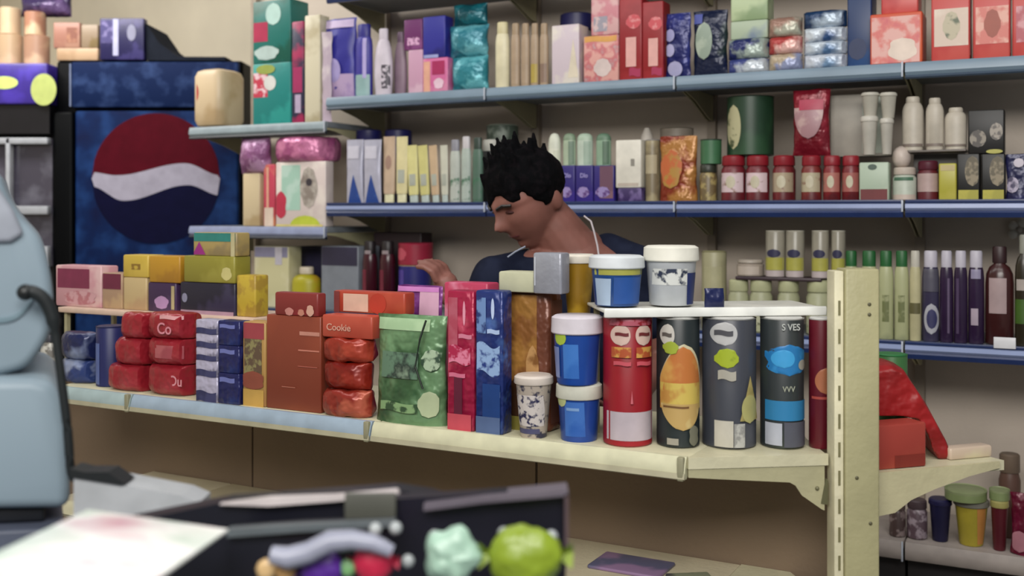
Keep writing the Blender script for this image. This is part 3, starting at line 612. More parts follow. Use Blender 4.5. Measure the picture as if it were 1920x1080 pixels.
I('box', 'board_box', 'box', 'wide dull grey box behind white cups', BW, 1556, 1668, 176, J[5].top, .10, mat('a09a90'), dep=.07, labs=[('rect', .55, .98, .05, .98, 'a4aca0')])
for i, (u0, u1, vt) in enumerate([(1618, 1650, 218), (1652, 1682, 222)]):
    a2 = I('cup', 'white_cup', 'cup', ['white knobbly cup under the top left cup', 'white knobbly cup under the top right cup'][i], BW, u0, u1, vt, J[5].top+.0, .0, mat('b8b4aa'), cap='c4c0b6', ratio=1)
    I('cup', 'white_cup', 'cup', ['white cup, top left of the cup pile', 'white cup, top right of the cup pile'][i], BW, u0-2, u1-2, 174, a2, .0, mat('b4b0a4'), cap='c0bcb0', ratio=1)
ln_ = I('slab', 'glass_tray', 'tray', 'dull glass tray under the white bottles', BW, 1684, 1822, 268, ZM+.135, .03, mat('6c6560'), dep=.09, top=ZM+.142)
for x in (0,):
    MB().box(-ln_.W/2+.01, ln_.W/2-.01, .03, .04, -.135, -.001).build('tray_stand', mat('55504c'), ln_.o)
for i, (u0, u1, vt, lb) in enumerate([(1684, 1731, 182, 'white bottle, tallest on the tray'), (1734, 1768, 184, 'white bottle in the middle of the tray'), (1771, 1812, 202, 'shorter white bottle at the right of the tray')]):
    I('talc', 'talc_bottle', 'bottle', lb, BW, u0, u1, vt, ln_, .03, mat('bab2a4'), cap='b4ac9e', ratio=.7, labs=[('rect', .03, .97, .07, .12, '7c7068')])
I('ball', 'cotton_ball_bag', 'bag', 'round white ball shaped bag on the labelled jar', BW, 1674, 1716, 274, b, .02, mat('c8bab0', kind='rough'), cap=False)
I('jar', 'preserve_jar', 'jar', 'dark red jar with pale pink label right of centre', BW, 1720, 1758, 302, ZM, .03, mat('5c1a24'), cap='52182a', labs=[('rect', .0, 1, .22, .68, 'b49c98')])
I('box', 'yellow_carton', 'box', 'small yellow carton beside the black packs', BW, 1760, 1794, 306, ZM, .02, PR('aaa43c', 'b8b050', 9), dep=.05, labs=[('rect', .1, .9, .8, .95, 'b8a878')])
k0 = None
for i, (u0, u1) in enumerate([(1794, 1838), (1840, 1886)]):
    k0 = I('box', 'tea_box', 'box', ['black pack with grey flower and yellow foot, left', 'black pack with grey flower and yellow foot, right'][i], BW, u0, u1, 288, ZM, .02, mat('0d0c0c'), dep=.06,
      labs=[('rect', .02, .98, .0, .22, PR('b0a840', 'a09a38', 20)), ('oval', .35, 1., .3, .95, PR('8a7e68', '5c5442', 60, .5))])
I('box', 'tea_box', 'box', 'black pack with two grey flowers and yellow disc on top', BW, 1806, 1884, 206, k0, .02, mat('0f0d0d'), dep=.06, labs=[('oval', .05, .5, .15, .55, PR('8a8276', '4a4440', 60, .5)), ('oval', .6, .95, .3, .7, PR('9a9288', '5a5450', 60, .5)), ('oval', .5, .95, .0, .1, 'a8a450')])
I('bag', 'coffee_bag', 'bag', 'navy bag with white swirl at the right edge', BW, 1888, 1932, 288, ZM, .02, FO('1c1d44', '2a2c5c', 10), labs=[('oval', .0, .5, .15, .5, PR('a8a0b4', '4a4660', 50, .5)), ('oval', .3, .7, .7, .9, 'b8b0bc')])
# ================= lower wall shelf
def jar2(u0, u1, vt, base, s, c1, lid, lb, lab, g=None): return I('jar', 'food_jar', 'jar', lb, BW, u0, u1, vt, base, s, c1 if not isinstance(c1, str) else mat(c1), cap=lid, labs=lab, grp=g)
rj = []
for i, (u0, u1) in enumerate([(1366, 1404), (1406, 1448), (1450, 1500), (1503, 1562)]):
    rj.append(jar2(u0, u1, 524, ZL, .03, 'a2a484', 'b4b690', ['pale green jar, first from the cream canister', 'pale green jar, second from the canister', 'olive lidded pale jar under yellow labels', 'silver white jar nearest the post'][i], [('rect', .05, .95, .15, .5, PR('b4b49a', '55583c', 60, .6))], 'pale jars behind the near unit'))
tr = I('slab', 'cardboard_tray', 'tray', 'flat purple brown cardboard tray between jar layers', BW, 1362, 1566, 510, rj[0].top+.0005, .03, mat('3c2e34'), dep=.09, top=rj[0].top+.012)
for i, (u0, u1) in enumerate([(1382, 1420), (1424, 1434)]):
    pass
jar2(1382, 1432, 486, tr, .03, 'a09488', 'aaa094', 'low grey jar left on the cardboard tray', [('rect', .1, .9, .1, .6, 'b8aca0')])
for i, (u0, u1, lb) in enumerate([(1436, 1472, 'yellow labelled can, left on the tray'), (1474, 1508, 'yellow labelled can, second on the tray'), (1526, 1558, 'yellow labelled can in shade, third'), (1560, 1592, 'yellow labelled can beside the green caps')]):
    I('can', 'food_can', 'can', lb, BW, u0, u1, 432, tr, .03, mat('8f8a7c', rough=.3), cap='aca89a', labs=[('rect', .02, .98, .15, .42, 'a8a44c'), ('oval', .15, .85, .42, .6, '2f2f4c'), ('rect', .02, .98, 0, .14, 'b4a8a8')], grp='yellow labelled cans')
I('can', 'canister', 'canister', 'tall cream canister just right of the white tub', BW, 1316, 1362, 470, ZL, .05, mat('9c9878'), cap='8f8b68', labs=[('rect', .2, .9, .0, .8, 'a8a482')])
for i, (u0, u1) in enumerate([(1576, 1608), (1611, 1643), (1646, 1674), (1677, 1704)]):
    I('wide', 'green_capped_bottle', 'bottle', ['green capped pale bottle, far left behind the post', 'green capped pale bottle, mostly behind the post', 'green capped pale bottle with dark mark, right of the post', 'green capped pale bottle, right end of its row'][i], BW, u0, u1, 470, ZL, .03,
      PR('a9ac84', '8c9070', 7), cap='1e5a2c', ratio=.75, labs=[('rect', .3, .75, .2, .5, PR('6a7048', '9c9f78', 30))] if i > 1 else (), grp='green capped bottles')
I('wide', 'cream_bottle', 'bottle', 'cream bottle between green caps and purple bottles', BW, 1706, 1727, 470, ZL, .03, mat('b4ae88'), cap='b8b4a8', labs=[('rect', .05, .95, .3, .42, '5c5838')])
for i, (u0, u1) in enumerate([(1729, 1760), (1762, 1786), (1788, 1812), (1814, 1842)]):
    I('wide', 'juice_bottle', 'bottle', ['dark purple bottle with ringed white badge', 'dark purple bottle second from the badge', 'dark plum bottle third in the row', 'dark plum bottle with small white patch'][i], BW, u0, u1, 470, ZL, .03,
      mat('2c1c38' if i else '38344c', rough=.25), cap='b8b4c0', ratio=.8, labs=[[('oval', .15, 1, .08, .42, 'a8a8b0'), ('oval', .3, .9, .14, .36, '34345c'), ('rect', .1, .95, .55, .8, '4c4a58')], [('rect', .6, .75, .1, .7, '5c4c68')], [('rect', .2, .4, .1, .7, '4a3a58')], [('rect', .2, .65, .2, .38, 'a89aa8'), ('rect', .2, .8, .7, .8, '8a84a0')]][i], grp='dark bottles with white caps')
I('bottle', 'sauce_bottle', 'bottle', 'brown bottle with large cream label above a white tag', BW, 1850, 1900, 462, ZL, .03, mat('3c1c1c', rough=.25), cap='2c1418', labs=[('rect', .15, .75, .32, .68, 'a48f90')])
I('bottle', 'sauce_bottle', 'bottle', 'green labelled bottle at the right edge', BW, 1902, 1932, 440, ZL, .03, mat('2a2418', rough=.3), cap='8a8a80', labs=[('rect', .0, .98, .2, .42, '3c5c1c'), ('rect', .1, .95, .5, .6, 'a49a94')])
pt_ = BW.pos(1884, 0)
e = MB().box(-.027, .027, -.0095, -.0075, -.004, .026, .0005).build('price_tag', mat('d8d8dc')); e.location = (pt_.x, pt_.y, ZL); e.rotation_euler = (0, 0, BW.ang)
tag(e, 'blank white price tag on the blue rail under the brown bottle', 'tag')
fl = empty('wall_flower', (*BW.pos(1912, .39), 1.40), BW.ang); tag(fl, 'white round petalled hook ornament on the back panel at right edge', 'ornament')
m_ = MB()
for i in range(5): m_.sphere((.022*math.cos(i*1.257), -.012, .022*math.sin(i*1.257)), (.014, .006, .014), 10, 7)
m_.build('petals', mat('c0bcb4'), fl); MB().sphere((0, -.018, 0), .009, 10, 7).build('centre', mat('a09a94'), fl)
# left of the assistant
for i, (u0, u1) in enumerate([(680, 708), (712, 742)]):
    I('wide', 'dark_bottle', 'bottle', ['burgundy bottle with silver neck, left of pair', 'burgundy bottle with silver neck, next to red tin'][i], BW, u0, u1, 452, ZL, .04, mat('3a0e1c', rough=.25), cap='1c1418', labs=[('rect', .3, .75, .82, .87, '8c8084'), ('rect', .1, .5, .1, .6, '6a1830')], ratio=.9)
a = I('can', 'tin', 'tin', 'navy and cream tin under the red tin', BW, 748, 808, 496, ZL, .04, mat('20206a'), cap='c4aa84', labs=[('rect', .02, .4, .4, .9, '4a3a90')])
I('can', 'tin', 'tin', 'round crimson tin stacked on the navy tin', BW, 747, 812, 456, a, .04, mat('8e1a34'), cap='a02440', labs=[('blob', .05, .5, .2, .8, 'b84a5c')])
I('box', 'dark_block', 'box', 'long dark block behind the burgundy bottles', BW, 700, 790, 436, ZL, .2, mat('2a1c22'), dep=.08)  # plain dark block filling a dark region
# end shelf lowest board, left of them
a = I('box', 'tall_carton', 'box', 'tall cream carton with grey top behind yellow box', BW, 478, 543, 462, ZL, .05, PR('cbc69c', 'd4cfae', 9), dep=.08, labs=[('rect', .0, .98, .82, .99, '8a88a4'), ('rect', .62, .82, .7, .99, 'c4c0cc')])
I('bottle', 'oil_bottle', 'bottle', 'yellow green bottle with white cap behind the orange carton', BW, 546, 600, 500, ZL, .04, PR('a8a020', 'b08a28', 9), cap='cfc4b0', ratio=.8)
I('box', 'grey_storage_box', 'box', 'plain grey box with dark upper edge', BW, 602, 672, 462, ZL, .05, mat('7c828c'), dep=.14, labs=[('rect', .0, .98, .7, .99, '2f2c44')])
I('box', 'dark_block', 'box', 'dark navy block under the end shelf', BW, 560, 640, 462, ZL, .2, mat('2f2d48'), dep=.1)  # plain dark block at the back of the board
# ================= riser on the near unit, left
I('box', 'pink_box', 'box', 'pink box with maroon square nearest the fridge', FU, 104, 190, 498, ZR, .22, PR('c8949c', 'd4b0b0', 10), dep=.06, labs=[('rect', .05, .75, .45, .92, '7e2c4c'), ('blob', .2, .9, .05, .4, PR('c89aa0', 'b07078', 40))])
I('box', 'pink_box', 'box', 'tan and maroon box beside the pink box', FU, 191, 229, 512, ZR, .22, PR('a88a70', 'b89c78', 14), dep=.06, labs=[('rect', .0, .98, .55, .98, '6e2440')])
a = I('box', 'cream_box', 'box', 'cream box under the left yellow box', FU, 231, 275, 520, ZR, .22, PR('c0a97c', 'b89a74', 10), dep=.06)
I('box', 'yellow_box', 'box', 'bright yellow box at the left of the yellow row', FU, 231, 279, 478, a, .22, PR('c4a844', 'd0b450', 9), dep=.06, labs=[('rect', .35, .7, .35, .6, PR('8a6a2a', 'c4a844', 60))])
a = I('box', 'purple_box', 'box', 'dark purple box with pink blossom print', FU, 277, 330, 530, ZR, .22, PR('3a2448', '4a3458', 14), dep=.07, labs=[('blob', .25, .75, .1, .55, 'b48cb8'), ('rect', .85, .98, .1, .9, 'b4a47c')])
I('box', 'yellow_box', 'box', 'amber box in the middle of the yellow row', FU, 281, 342, 480, a, .22, PR('b88a28', 'a87a28', 12), dep=.06)
a = I('box', 'purple_box', 'box', 'long charcoal box below the olive box', FU, 332, 440, 530, ZR, .22, PR('201e30', '34304a', 12), dep=.07, labs=[('oval', .04, .14, .35, .65, '8888a0'), ('rect', .0, .98, .0, .12, 'a8889a')])
b = I('box', 'yellow_box', 'box', 'olive yellow box at the right of the yellow row', FU, 344, 440, 480, a, .22, PR('8a8432', '9a9440', 9), dep=.06, labs=[('blob', .75, .95, .1, .6, 'c4bc7c')])
I('box', 'carton_with_teal', 'box', 'tan carton with teal top leaning under the end shelf', FU, 362, 444, 436, b, .225, PR('a8935c', '90805a', 12), dep=.05, labs=[('rect', .0, .98, .62, .98, '2e8078'), ('tri', .0, .3, .05, .6, '9a2a80'), ('rect', .88, .97, 0, .98, 'b8b088')])
I('box', 'yellow_box', 'box', 'tall yellow carton beside the cream carton', FU, 442, 478, 516, ZR, .22, PR('bfa53a', 'a88a38', 30, .5), dep=.05)
# ================= near unit, main board
I('bottle', 'white_bottle', 'bottle', 'small grey white bottle at the far left end', FU, 20, 44, 645, Z1, .10, mat('a8a8a4'), cap='8a8a8a')
I('bottle', 'white_bottle', 'bottle', 'small white mottled bottle behind the black cable', FU, 76, 106, 628, Z1, .10, PR('c4c2ba', '77736c', 40, .5), cap='3c3c44')
I('bottle', 'white_bottle', 'bottle', 'small grey bottle in the middle of the left end', FU, 48, 72, 640, Z1, .10, PR('8e8e8e', '55525a', 40, .5), cap='9a9a98')
a = I('pack', 'navy_pack', 'pack', 'white and navy pack flat on the board at left', FU, 118, 184, 672, Z1, .06, FO('8c98b8', '2f3f74', 16, .5))
I('pack', 'navy_pack', 'pack', 'dark navy pack with white patch on the flat one', FU, 120, 184, 622, a, .06, FO('1c2450', '7c88a8', 10, .58))
I('can', 'navy_tub', 'tub', 'tall navy tub with pale blue side', FU, 182, 236, 610, Z1, .05, mat('1a2158'), cap='161b48', labs=[('rect', .12, .5, .0, .72, '5668a4')])
# red biscuit packs
REDP = FO('94202c', 'a63a44', 7, .6)
base = Z1; cols = [(213, 290), (289, 369)]
rl = 'red wrapped biscuit pack, '
lbl = [['lower left, next to the navy tub', 'lower right, white lettering'], ['middle row left', 'middle row right with pale panel'], ['top row left', 'top row right with glossy seam']]
prev = [Z1, Z1]
for r_ in range(3):
    for k in range(2):
        u0, u1 = cols[k]
        if k == 0 and r_ > 0: u0 += 12
        if r_ == 2 and k == 0: u0 += 10
        if r_ == 2: pass
        lb = []
        if k == 1: lb = [[('text', 'Ou', .45, .84, .5, 'd8909a', 1)], [('rect', .3, .98, .25, .75, PR('b05c62', '9c4650', 14))], [('text', 'Co', .62, .6, .4, 'd88a98', 1.), ('wave', .45, .98, .78, .93, 'e0a4a8')]][r_]
        prev[k] = I('pack', 'biscuit_pack', 'biscuits', rl + lbl[r_][k], FU, u0, u1, [680, 632, 585][r_] + k*0, prev[k], .035, REDP, labs=lb, grp='red biscuit packs', ratio=.7, rad=.12)
# navy striped packs
pv = [Z1, Z1]
for r_ in range(5):
    vt = [706, 676, 652, 626, 600][r_]
    pv[0] = I('box', 'striped_pack', 'pack', 'silver and navy banded pack, ' + ['lowest', 'second', 'third', 'fourth', 'topmost'][r_] + ' of the banded pile', FU, 368, 410, vt, pv[0], .02, FO('b0acc4', '34324c', 20, .62), dep=.04, rad=.003, labs=[('wave', .0, .95, .0, .4, PR('2a2c54', '3c3e68', 20))], grp='banded packs')
for r_ in range(3):
    vt = [700, 648, 602][r_]
    pv[1] = I('box', 'navy_carton', 'pack', 'deep navy pack, ' + ['bottom', 'middle', 'top'][r_] + ' of the pile beside the banded packs', FU, 411, 452, vt, pv[1], .02, FO('1b2058', '2a3a78', 12, .6), dep=.04, rad=.003, labs=[('wave', .1, .8, .7, .85, '7078b8')], grp='navy packs')
I('box', 'patterned_carton', 'box', 'narrow carton with red top, striped middle and yellow foot', FU, 455, 500, 604, Z1, .03, PR('b08a50', 'a87a4c', 10), dep=.05,
  labs=[('rect', .0, .98, .8, .99, '9c4048'), ('rect', .1, .85, .38, .8, PR('8c8458', '5f4c3c', 60, .5)), ('rect', .0, .98, .0, .2, 'c49c50'), ('blob', .0, .98, .2, .42, '8e4a3a')])
oc = I('box', 'biscuit_carton', 'box', 'large rust orange carton with pale lettering', FU, 500, 606, 592, Z1, .03, PR('7e3826', '8a402a', 4), dep=.035, rad=.003,
  labs=[('rect', .62, .99, .80, .84, 'c08474'), ('rect', .6, .98, .635, .65, 'c47a68'), ('rect', .3, .55, .24, .25, 'b06a58'), ('rect', .6, .95, .47, .48, 'a85a4c')])
pc = I('pack', 'foil_packet', 'packet', 'crinkled red foil packet with gold corner, bottom right of carton', FU, 608, 700, 728, Z1, .015, FO('8a2a20', 'b45a44', 16, .55), jit=.005)
pc = I('pack', 'foil_packet', 'packet', 'crinkled dark red foil packet in the middle of its pile', FU, 610, 698, 676, pc, .02, FO('78180f', '8e2a1c', 16, .55), jit=.005)
pc = I('pack', 'foil_packet', 'packet', 'crinkled orange red foil packet under the lettered carton', FU, 608, 700, 632, pc, .02, FO('8e2c1e', 'a8402e', 14, .55), jit=.005)
pc = I('box', 'biscuit_carton', 'box', 'flat coral carton with cream handwritten style lettering', FU, 606, 704, 592, pc, .03, PR('b04a38', 'a84232', 9), dep=.05, labs=[('text', 'Cookie', .42, .35, .45, 'd09a88', 1.1)])
I('box', 'red_box', 'box', 'low crimson box with pale figures on the rust carton', FU, 516, 598, 549, oc, .03, PR('7c2a28', '942a32', 6), dep=.03, labs=[('blob', .25, .45, .0, .35, 'c08078'), ('blob', .55, .7, .0, .3, 'b87a68'), ('blob', .75, .92, .0, .5, 'c89a88')])
I('box', 'red_box', 'box', 'low orange box with cream square on the coral carton', FU, 604, 740, 549, pc, .05, PR('a8402e', 'b85038', 8), dep=.04, labs=[('rect', .15, .5, .08, .88, 'd8b4a0'), ('oval', .52, .75, .0, .95, 'b03828'), ('rect', .0, .1, .0, .98, '7c3a38')])
I('bag', 'green_biscuit_bag', 'bag', 'green foil bag with pale seal and dark cord', FU, 701, 836, 590, Z1, .02, FO('3c5e3c', '6c9068', 11, .5, '28402c'), ratio=.4,
  labs=[('rect', .02, .8, .86, .97, PR('9ab890', 'a8c49c', 14)), ('rect', .14, .68, .42, .66, PR('22302c', '5c7a64', 26, .52, '8aa088')), ('blob', .7, .98, .08, .32, 'a8b490'), ('blob', .72, .98, .5, .7, PR('a0b498', '2c4432', 50)), ('wave', .15, .7, .12, .2, PR('7c9c6c', '2f4a30', 50))])
I('bag', 'gift_bag', 'bag', 'violet bag with pink corner behind the green bag', FU, 744, 830, 535, Z1, .20, FO('6a2a72', '8a4a90', 9), ratio=.3, labs=[('rect', .55, .98, .5, .96, 'd4a8c0'), ('rect', .02, .95, .95, .99, 'c880c0')])
def tallbox(u0, u1, vt, s, c1, c2, lb, labs, nm_='chocolate_bar_box'): return I('box', nm_, 'box', lb, FU, u0, u1, vt, Z1, s, FO(c1, c2, 16, .6), dep=.04, rad=.004, labs=labs)
tallbox(838, 889, 545, .02, '9c1c40', 'c45068', 'tall crimson pink glossy box with pale scrawl and painted glints', [('rect', .02, .4, .55, .95, PR('a84458', 'b0586a', 20)), ('oval', .6, .7, .75, .93, 'd890a4'), ('wave', .45, .95, .66, .69, 'd07c94'), ('wave', .1, .7, .38, .41, 'cc6c88'), ('wave', .1, .9, .48, .6, PR('d87c98', 'a82048', 60)), ('rect', .3, .6, .1, .38, '5c1430'), ('rect', .0, .98, .0, .12, 'c04a58')])  # thin pale waves are glints put into the label colours
tallbox(891, 943, 545, .02, '20306c', '4a6aa8', 'tall royal blue glossy box with white scrawl and painted glints', [('wave', .0, .9, .42, .62, PR('8ca8d0', '22387c', 50, .55)), ('rect', .02, .4, .7, .95, PR('6a88b8', '24366e', 50)), ('wave', .45, .9, .70, .73, 'a8bce0'), ('oval', .6, .72, .8, .95, 'b4c4e4'), ('wave', .5, .95, .26, .3, '9cb4dc'), ('rect', .3, .98, .12, .35, '123a78'), ('rect', .0, .98, .0, .12, '50648c')])  # narrow light strokes paint glints on the blue gloss
I('box', 'slim_box', 'box', 'crimson box top showing behind the tall pink box', FU, 832, 915, 530, Z1, .10, PR('b03858', 'c87890', 14), dep=.05)
bb = I('box', 'coffee_bag', 'bag', 'large brown and gold block bag right of the blue box', FU, 945, 1056, 549, Z1, .062, FO('6c3e2c', '7c4a34', 8, .6), dep=.06, rad=.010, side='643c30',
  labs=[('rect', .02, .7, .35, .98, FO('8c5c30', 'a8783c', 14, .5)), ('blob', .45, .75, .25, .62, PR('b88c58', '7c5228', 24)), ('blob', .02, .55, .02, .4, PR('3c2414', '6a5428', 16)), ('rect', .0, .7, .0, .1, '7c7434')])
I('box', 'cream_box', 'box', 'small cream box lying on the brown bag', FU, 932, 1002, 510, bb, .05, mat('b8b89c'), dep=.05)
I('box', 'metal_box', 'box', 'brushed silver box with bright edge in front of the man', FU, 996, 1050, 474, bb, .05, mat('9a9ca6', kind='rough', rough=.35, metal=.3), dep=.04, labs=[('rect', .0, .1, .2, .9, 'c4c8d0')])
# tubs
def tub(u0, u1, vt, base, s, c1, lid, lb, labs, fr=FU, nm_='tub', k='tub', g=None): return I(k, nm_, 'tub', lb, fr, u0, u1, vt, base, s, mat(c1, rough=.3) if isinstance(c1, str) else c1, cap=lid, labs=labs, grp=g)
cp = tub(970, 1042, 702, Z1, .005, PR('b8aca0', '34344c', 60, .58), 'cfc4ba', 'small white cup with dark lettering before the brown bag', [('rect', .15, .9, .2, .7, PR('c8c0bc', '26264a', 90, .56)), ('rect', .2, .8, .08, .16, '4a4a6a')], nm_='yoghurt_cup', k='cup')
t1 = tub(1044, 1126, 716, Z1, .02, '1c4598', 'd0d0c2', 'blue tub with cream lid, bottom of the pair', [('rect', .35, .8, .1, .7, PR('3c6cb8', '2c5cac', 14)), ('rect', .4, .7, .55, .6, '7ca0d0'), ('oval', .1, .4, .6, .85, 'b4bc84')])
tub(1030, 1124, 590, t1, .005, '1c479c', 'cfc8d0', 'blue tub with pale lilac lid, top of the pair', [('rect', .4, .72, .1, .6, PR('3c74c0', '2f66b4', 14)), ('oval', .18, .48, .58, .8, 'a4bc40'), ('rect', .02, .3, .1, .55, '7886b8')])
yb = I('box', 'riser_block', 'box', 'plum box standing under the yellow beaker', FU, 1052, 1104, 594, Z1, .15, mat('4a3048'), dep=.035)
tub(1048, 1112, 476, yb, .11, PR('8f6c18', 'b08c28', 12), 'cfc9bc', 'yellow brown beaker with cream lid', [('rect', .1, .9, .0, .06, 'a89a30')], nm_='beaker', k='cup')
def FEt(u0, u1, vt, s, c1, lid, lb, labs, **k): return tub(u0, u1, vt, ZU+.0035, s, c1, lid, lb, labs, fr=FE, **k)
FEt(1112, 1212, 478, .105, '1f4888', 'cdd2d6', 'wide blue tub with pale lid above the red tube', [('rect', .04, .96, .62, .78, 'a8a850'), ('rect', .02, .3, .02, .55, 'a4b8d0'), ('rect', .35, .9, .05, .58, '244e94')])
FEt(1214, 1314, 460, .105, 'b4b8bc', 'dedcd0', 'white tub with bulging lid and dark lettering', [('rect', .08, .7, .35, .62, PR('d0d2ce', '2c3448', 60, .56)), ('rect', .7, .98, .02, .55, '1c2a60')])
I('ball', 'cloth_bundle', 'cloth', 'white scrunched cloth behind the white tub lid', FE, 1250, 1318, 452, ZU, .10+.13, mat('cdc8bc', kind='rough'), cap=False) if False else None
I('pouch', 'navy_pouch', 'pouch', 'navy pouch slumped beside the white tub', FE, 1314, 1352, 540, ZU, .11, FO('18204c', '242e5c', 10))
# crisp tubes
def tube_(u0, u1, s, c1, lb, labs): return I('can', 'crisp_tube', 'crisp tube', lb, FE, u0, u1, 586, Z1, s, c1, cap='b8b8b4', labs=labs, top=Z1+.241, grp='crisp tubes on the end board')
tube_(1134, 1231, .10, PR('8e1420', '9c1c28', 5), 'red crisp tube with two white ovals and white foot',
  [('rect', .03, .97, .05, .27, 'b8acb4'), ('oval', .08, .44, .78, .94, 'd0b4a8'), ('oval', .54, .9, .78, .94, 'd0b4a8'), ('wave', .15, .4, .855, .88, '6a2428'), ('wave', .61, .86, .855, .88, '6a2428'), ('rect', .06, .94, .935, .99, PR('b05868', '8e1c28', 90)), ('rect', .09, .45, .69, .77, PR('a8502c', 'c8964a', 60, .5)), ('rect', .55, .91, .69, .77, PR('a8502c', 'c8964a', 60, .5)), ('wave', .12, .44, .63, .66, 'c0505c'), ('wave', .56, .88, .63, .66, 'c0505c'), ('tri', .43, .48, .34, .44, 'c0606a')])
tube_(1230, 1318, .08, PR('20282a', '2a3234', 6), 'dark crisp tube with a large burger picture',
  [('oval', .02, .28, .78, .95, 'c4c0b8'), ('wave', .05, .22, .85, .88, '5a5450'), ('dome', .0, .97, .44, .8, PR('c4bc9c', 'b8a888', 14)), ('dome', .0, .93, .44, .78, PR('b87038', 'c89850', 14)), ('rect', .02, .93, .3, .5, PR('c8b058', 'b88844', 20)), ('bowl', .03, .9, .14, .34, PR('b89a60', 'cbb880', 16)), ('wave', .06, .6, .31, .325, '6c4c2a'), ('blob', .05, .35, .72, .82, '9aa838'), ('rect', .12, .35, .03, .08, '9c988c'), ('blob', .6, .85, .02, .18, '6a6a5c')])
tube_(1316, 1424, .06, PR('3c3f48', '484b54', 5), 'slate crisp tube with lime patch and crisp picture',
  [('oval', .05, .48, .79, .97, 'b8b8b8'), ('wave', .1, .4, .865, .905, '4a4a50'), ('blob', .1, .5, .62, .77, PR('9cac2c', '7c8c24', 30)), ('wave', .15, .45, .53, .6, 'a8a498'), ('rect', .1, .4, .02, .22, 'bcb8ac'), ('rect', .41, .62, .02, .2, PR('8c8c8a', 'b0b0ac', 60)), ('tri', .52, .95, .22, .56, PR('a89860', '8c8450', 20)), ('oval', .55, .9, .2, .42, 'a4a068')])
tube_(1422, 1510, .05, PR('2c3234', '384038', 6), 'dark tube with bright blue splash and blue band',
  [('blob', .0, .95, .56, .8, PR('2474b0', '3c94cc', 16)), ('oval', .1, .6, .62, .76, '3c98d0'), ('oval', .7, .95, .6, .68, '9a9a90'), ('rect', .02, .96, .22, .37, PR('2c78a8', '3c90b8', 14)), ('rect', .02, .3, .03, .2, 'b0b4c0'), ('rect', .34, .96, .02, .21, '50525e'),
   ('text', 'VVV', .06, .45, .46, 'a0a494', 1), ('text', 'S VES', .07, .5, .93, 'b8bcb8', 1)])
tube_(1510, 1556, .045, PR('5c1020', '6c1626', 5), 'narrow wine red tube against the post', [('oval', .1, .95, .42, .62, 'a86848'), ('rect', .0, .95, .38, .4, 'a0443c')])
# ================= low board
I('pack', 'folded_magazine', 'pack', 'pink and purple flat pack on the low board', FU, 1110, 1230, 1030, Z0, .02, PR('6c6484', '94708c', 9), ratio=.5) if False else None
a = I('slab', 'magazine', 'magazine', 'purple pink magazine lying on the low board', FU, 1100, 1235, 1034, Z0, .16, PR('5c5c78', '907498', 9, .5), dep=.10, top=Z0+.008)
I('slab', 'magazine', 'magazine', 'grey green magazine lying on the low board beside the purple one', FE, 1262, 1345, 1045, Z0, .16, PR('8a9078', '4c4c50', 12, .5), dep=.06, top=Z0+.007)
# ================= base shelf at lower right
I('jar', 'dark_jar', 'jar', 'brown grey jar at the left of the base shelf', BW, 1672, 1702, 940, ZB, .03, PR('4a3a38', '8a7a78', 40, .55), cap='5a4a44')
I('jar', 'dark_jar', 'jar', 'mauve grey jar second on the base shelf', BW, 1704, 1742, 936, ZB, .03, PR('5a4850', '9a8c94', 40, .55), cap='4a3c40')
I('cup', 'dark_cup', 'cup', 'navy cup left of the yellow cup', BW, 1745, 1786, 934, ZB, .03, mat('15143c'), cap='1c1a44')
yc_ = I('cup', 'yellow_cup', 'cup', 'bright yellow cup with orange side and grey lid', BW, 1790, 1852, 934, ZB, .02, mat('b8a838'), cap='77756a', labs=[('rect', .7, .92, .05, .85, 'c08444')])
rc_ = I('cup', 'red_cup', 'cup', 'dark red cup right of the yellow cup', BW, 1855, 1890, 936, ZB, .02, mat('561420'), cap='a8a060')
I('bag', 'crimson_packet', 'packet', 'crimson packet with pink patch at the lower right corner', BW, 1888, 1960, 926, ZB, .01, FO('5c1028', '74183a', 10), labs=[('oval', .0, .5, .05, .4, 'a8707c')])
for i, (u0, u1, vt) in enumerate([(1772, 1858, 918), (1852, 1896, 918)]):
    I('can', 'green_dish', 'dish', ['wide greenish dish laid on the yellow cup', 'small olive dish laid on the dark red cup'][i], BW, u0, u1, vt, (yc_, rc_)[i], .0 if i == 0 else .02, mat('7c8a5c'), cap='8f9a70')
I('jar', 'brown_jar', 'jar', 'tall brown jar rising behind the crimson packet', BW, 1874, 1912, 850, ZB, .16, mat('5a4036'), cap='6a5a4c')
# red bag, carton and white box on the board right of the post
RB = Frame((.648, 1.915), (.225, .075))
rc = I('box', 'red_carton', 'box', 'plain orange red carton just right of the post', RB, 1645, 1738, 795, .985, .008, PR('9c3c32', 'a84838', 6), dep=.05, labs=[('rect', .35, .98, .02, .3, '7c2c22')])
ro = Vector((.70, 2.0, 1.076)); YB = 2.012
pts_ = [(1636, 690), (1672, 684), (1698, 694), (1716, 722), (1738, 754), (1760, 795), (1780, 832), (1790, 858), (1786, 868), (1766, 870), (1754, 852), (1745, 822), (1728, 790), (1690, 782), (1636, 782)]
m_ = MB(); vs = []; N = len(pts_); cu, cv = 1700, 770
for j, (yy, k) in enumerate([(0, .90), (.012, .97), (.03, 1), (.10, 1), (.12, .96), (.13, .88)]):
    for u, v in pts_:
        x_ = vx(cu+(u-cu)*k, YB); z_ = vz(cv+(v-cv)*k, YB); vs.append((x_*(1+yy*.2)-ro.x, YB+yy-ro.y, z_-ro.z))
m_.add(vs, [(a*N+b_, a*N+(b_+1) % N, (a+1)*N+(b_+1) % N, (a+1)*N+b_) for a in range(5) for b_ in range(N)] + [tuple(range(N)), tuple(range(5*N, 6*N))[::-1]])
rbag = m_.build('plastic_bag', mat('96181a', '7a100e', 'foil', 9, .4)); rbag.location = ro
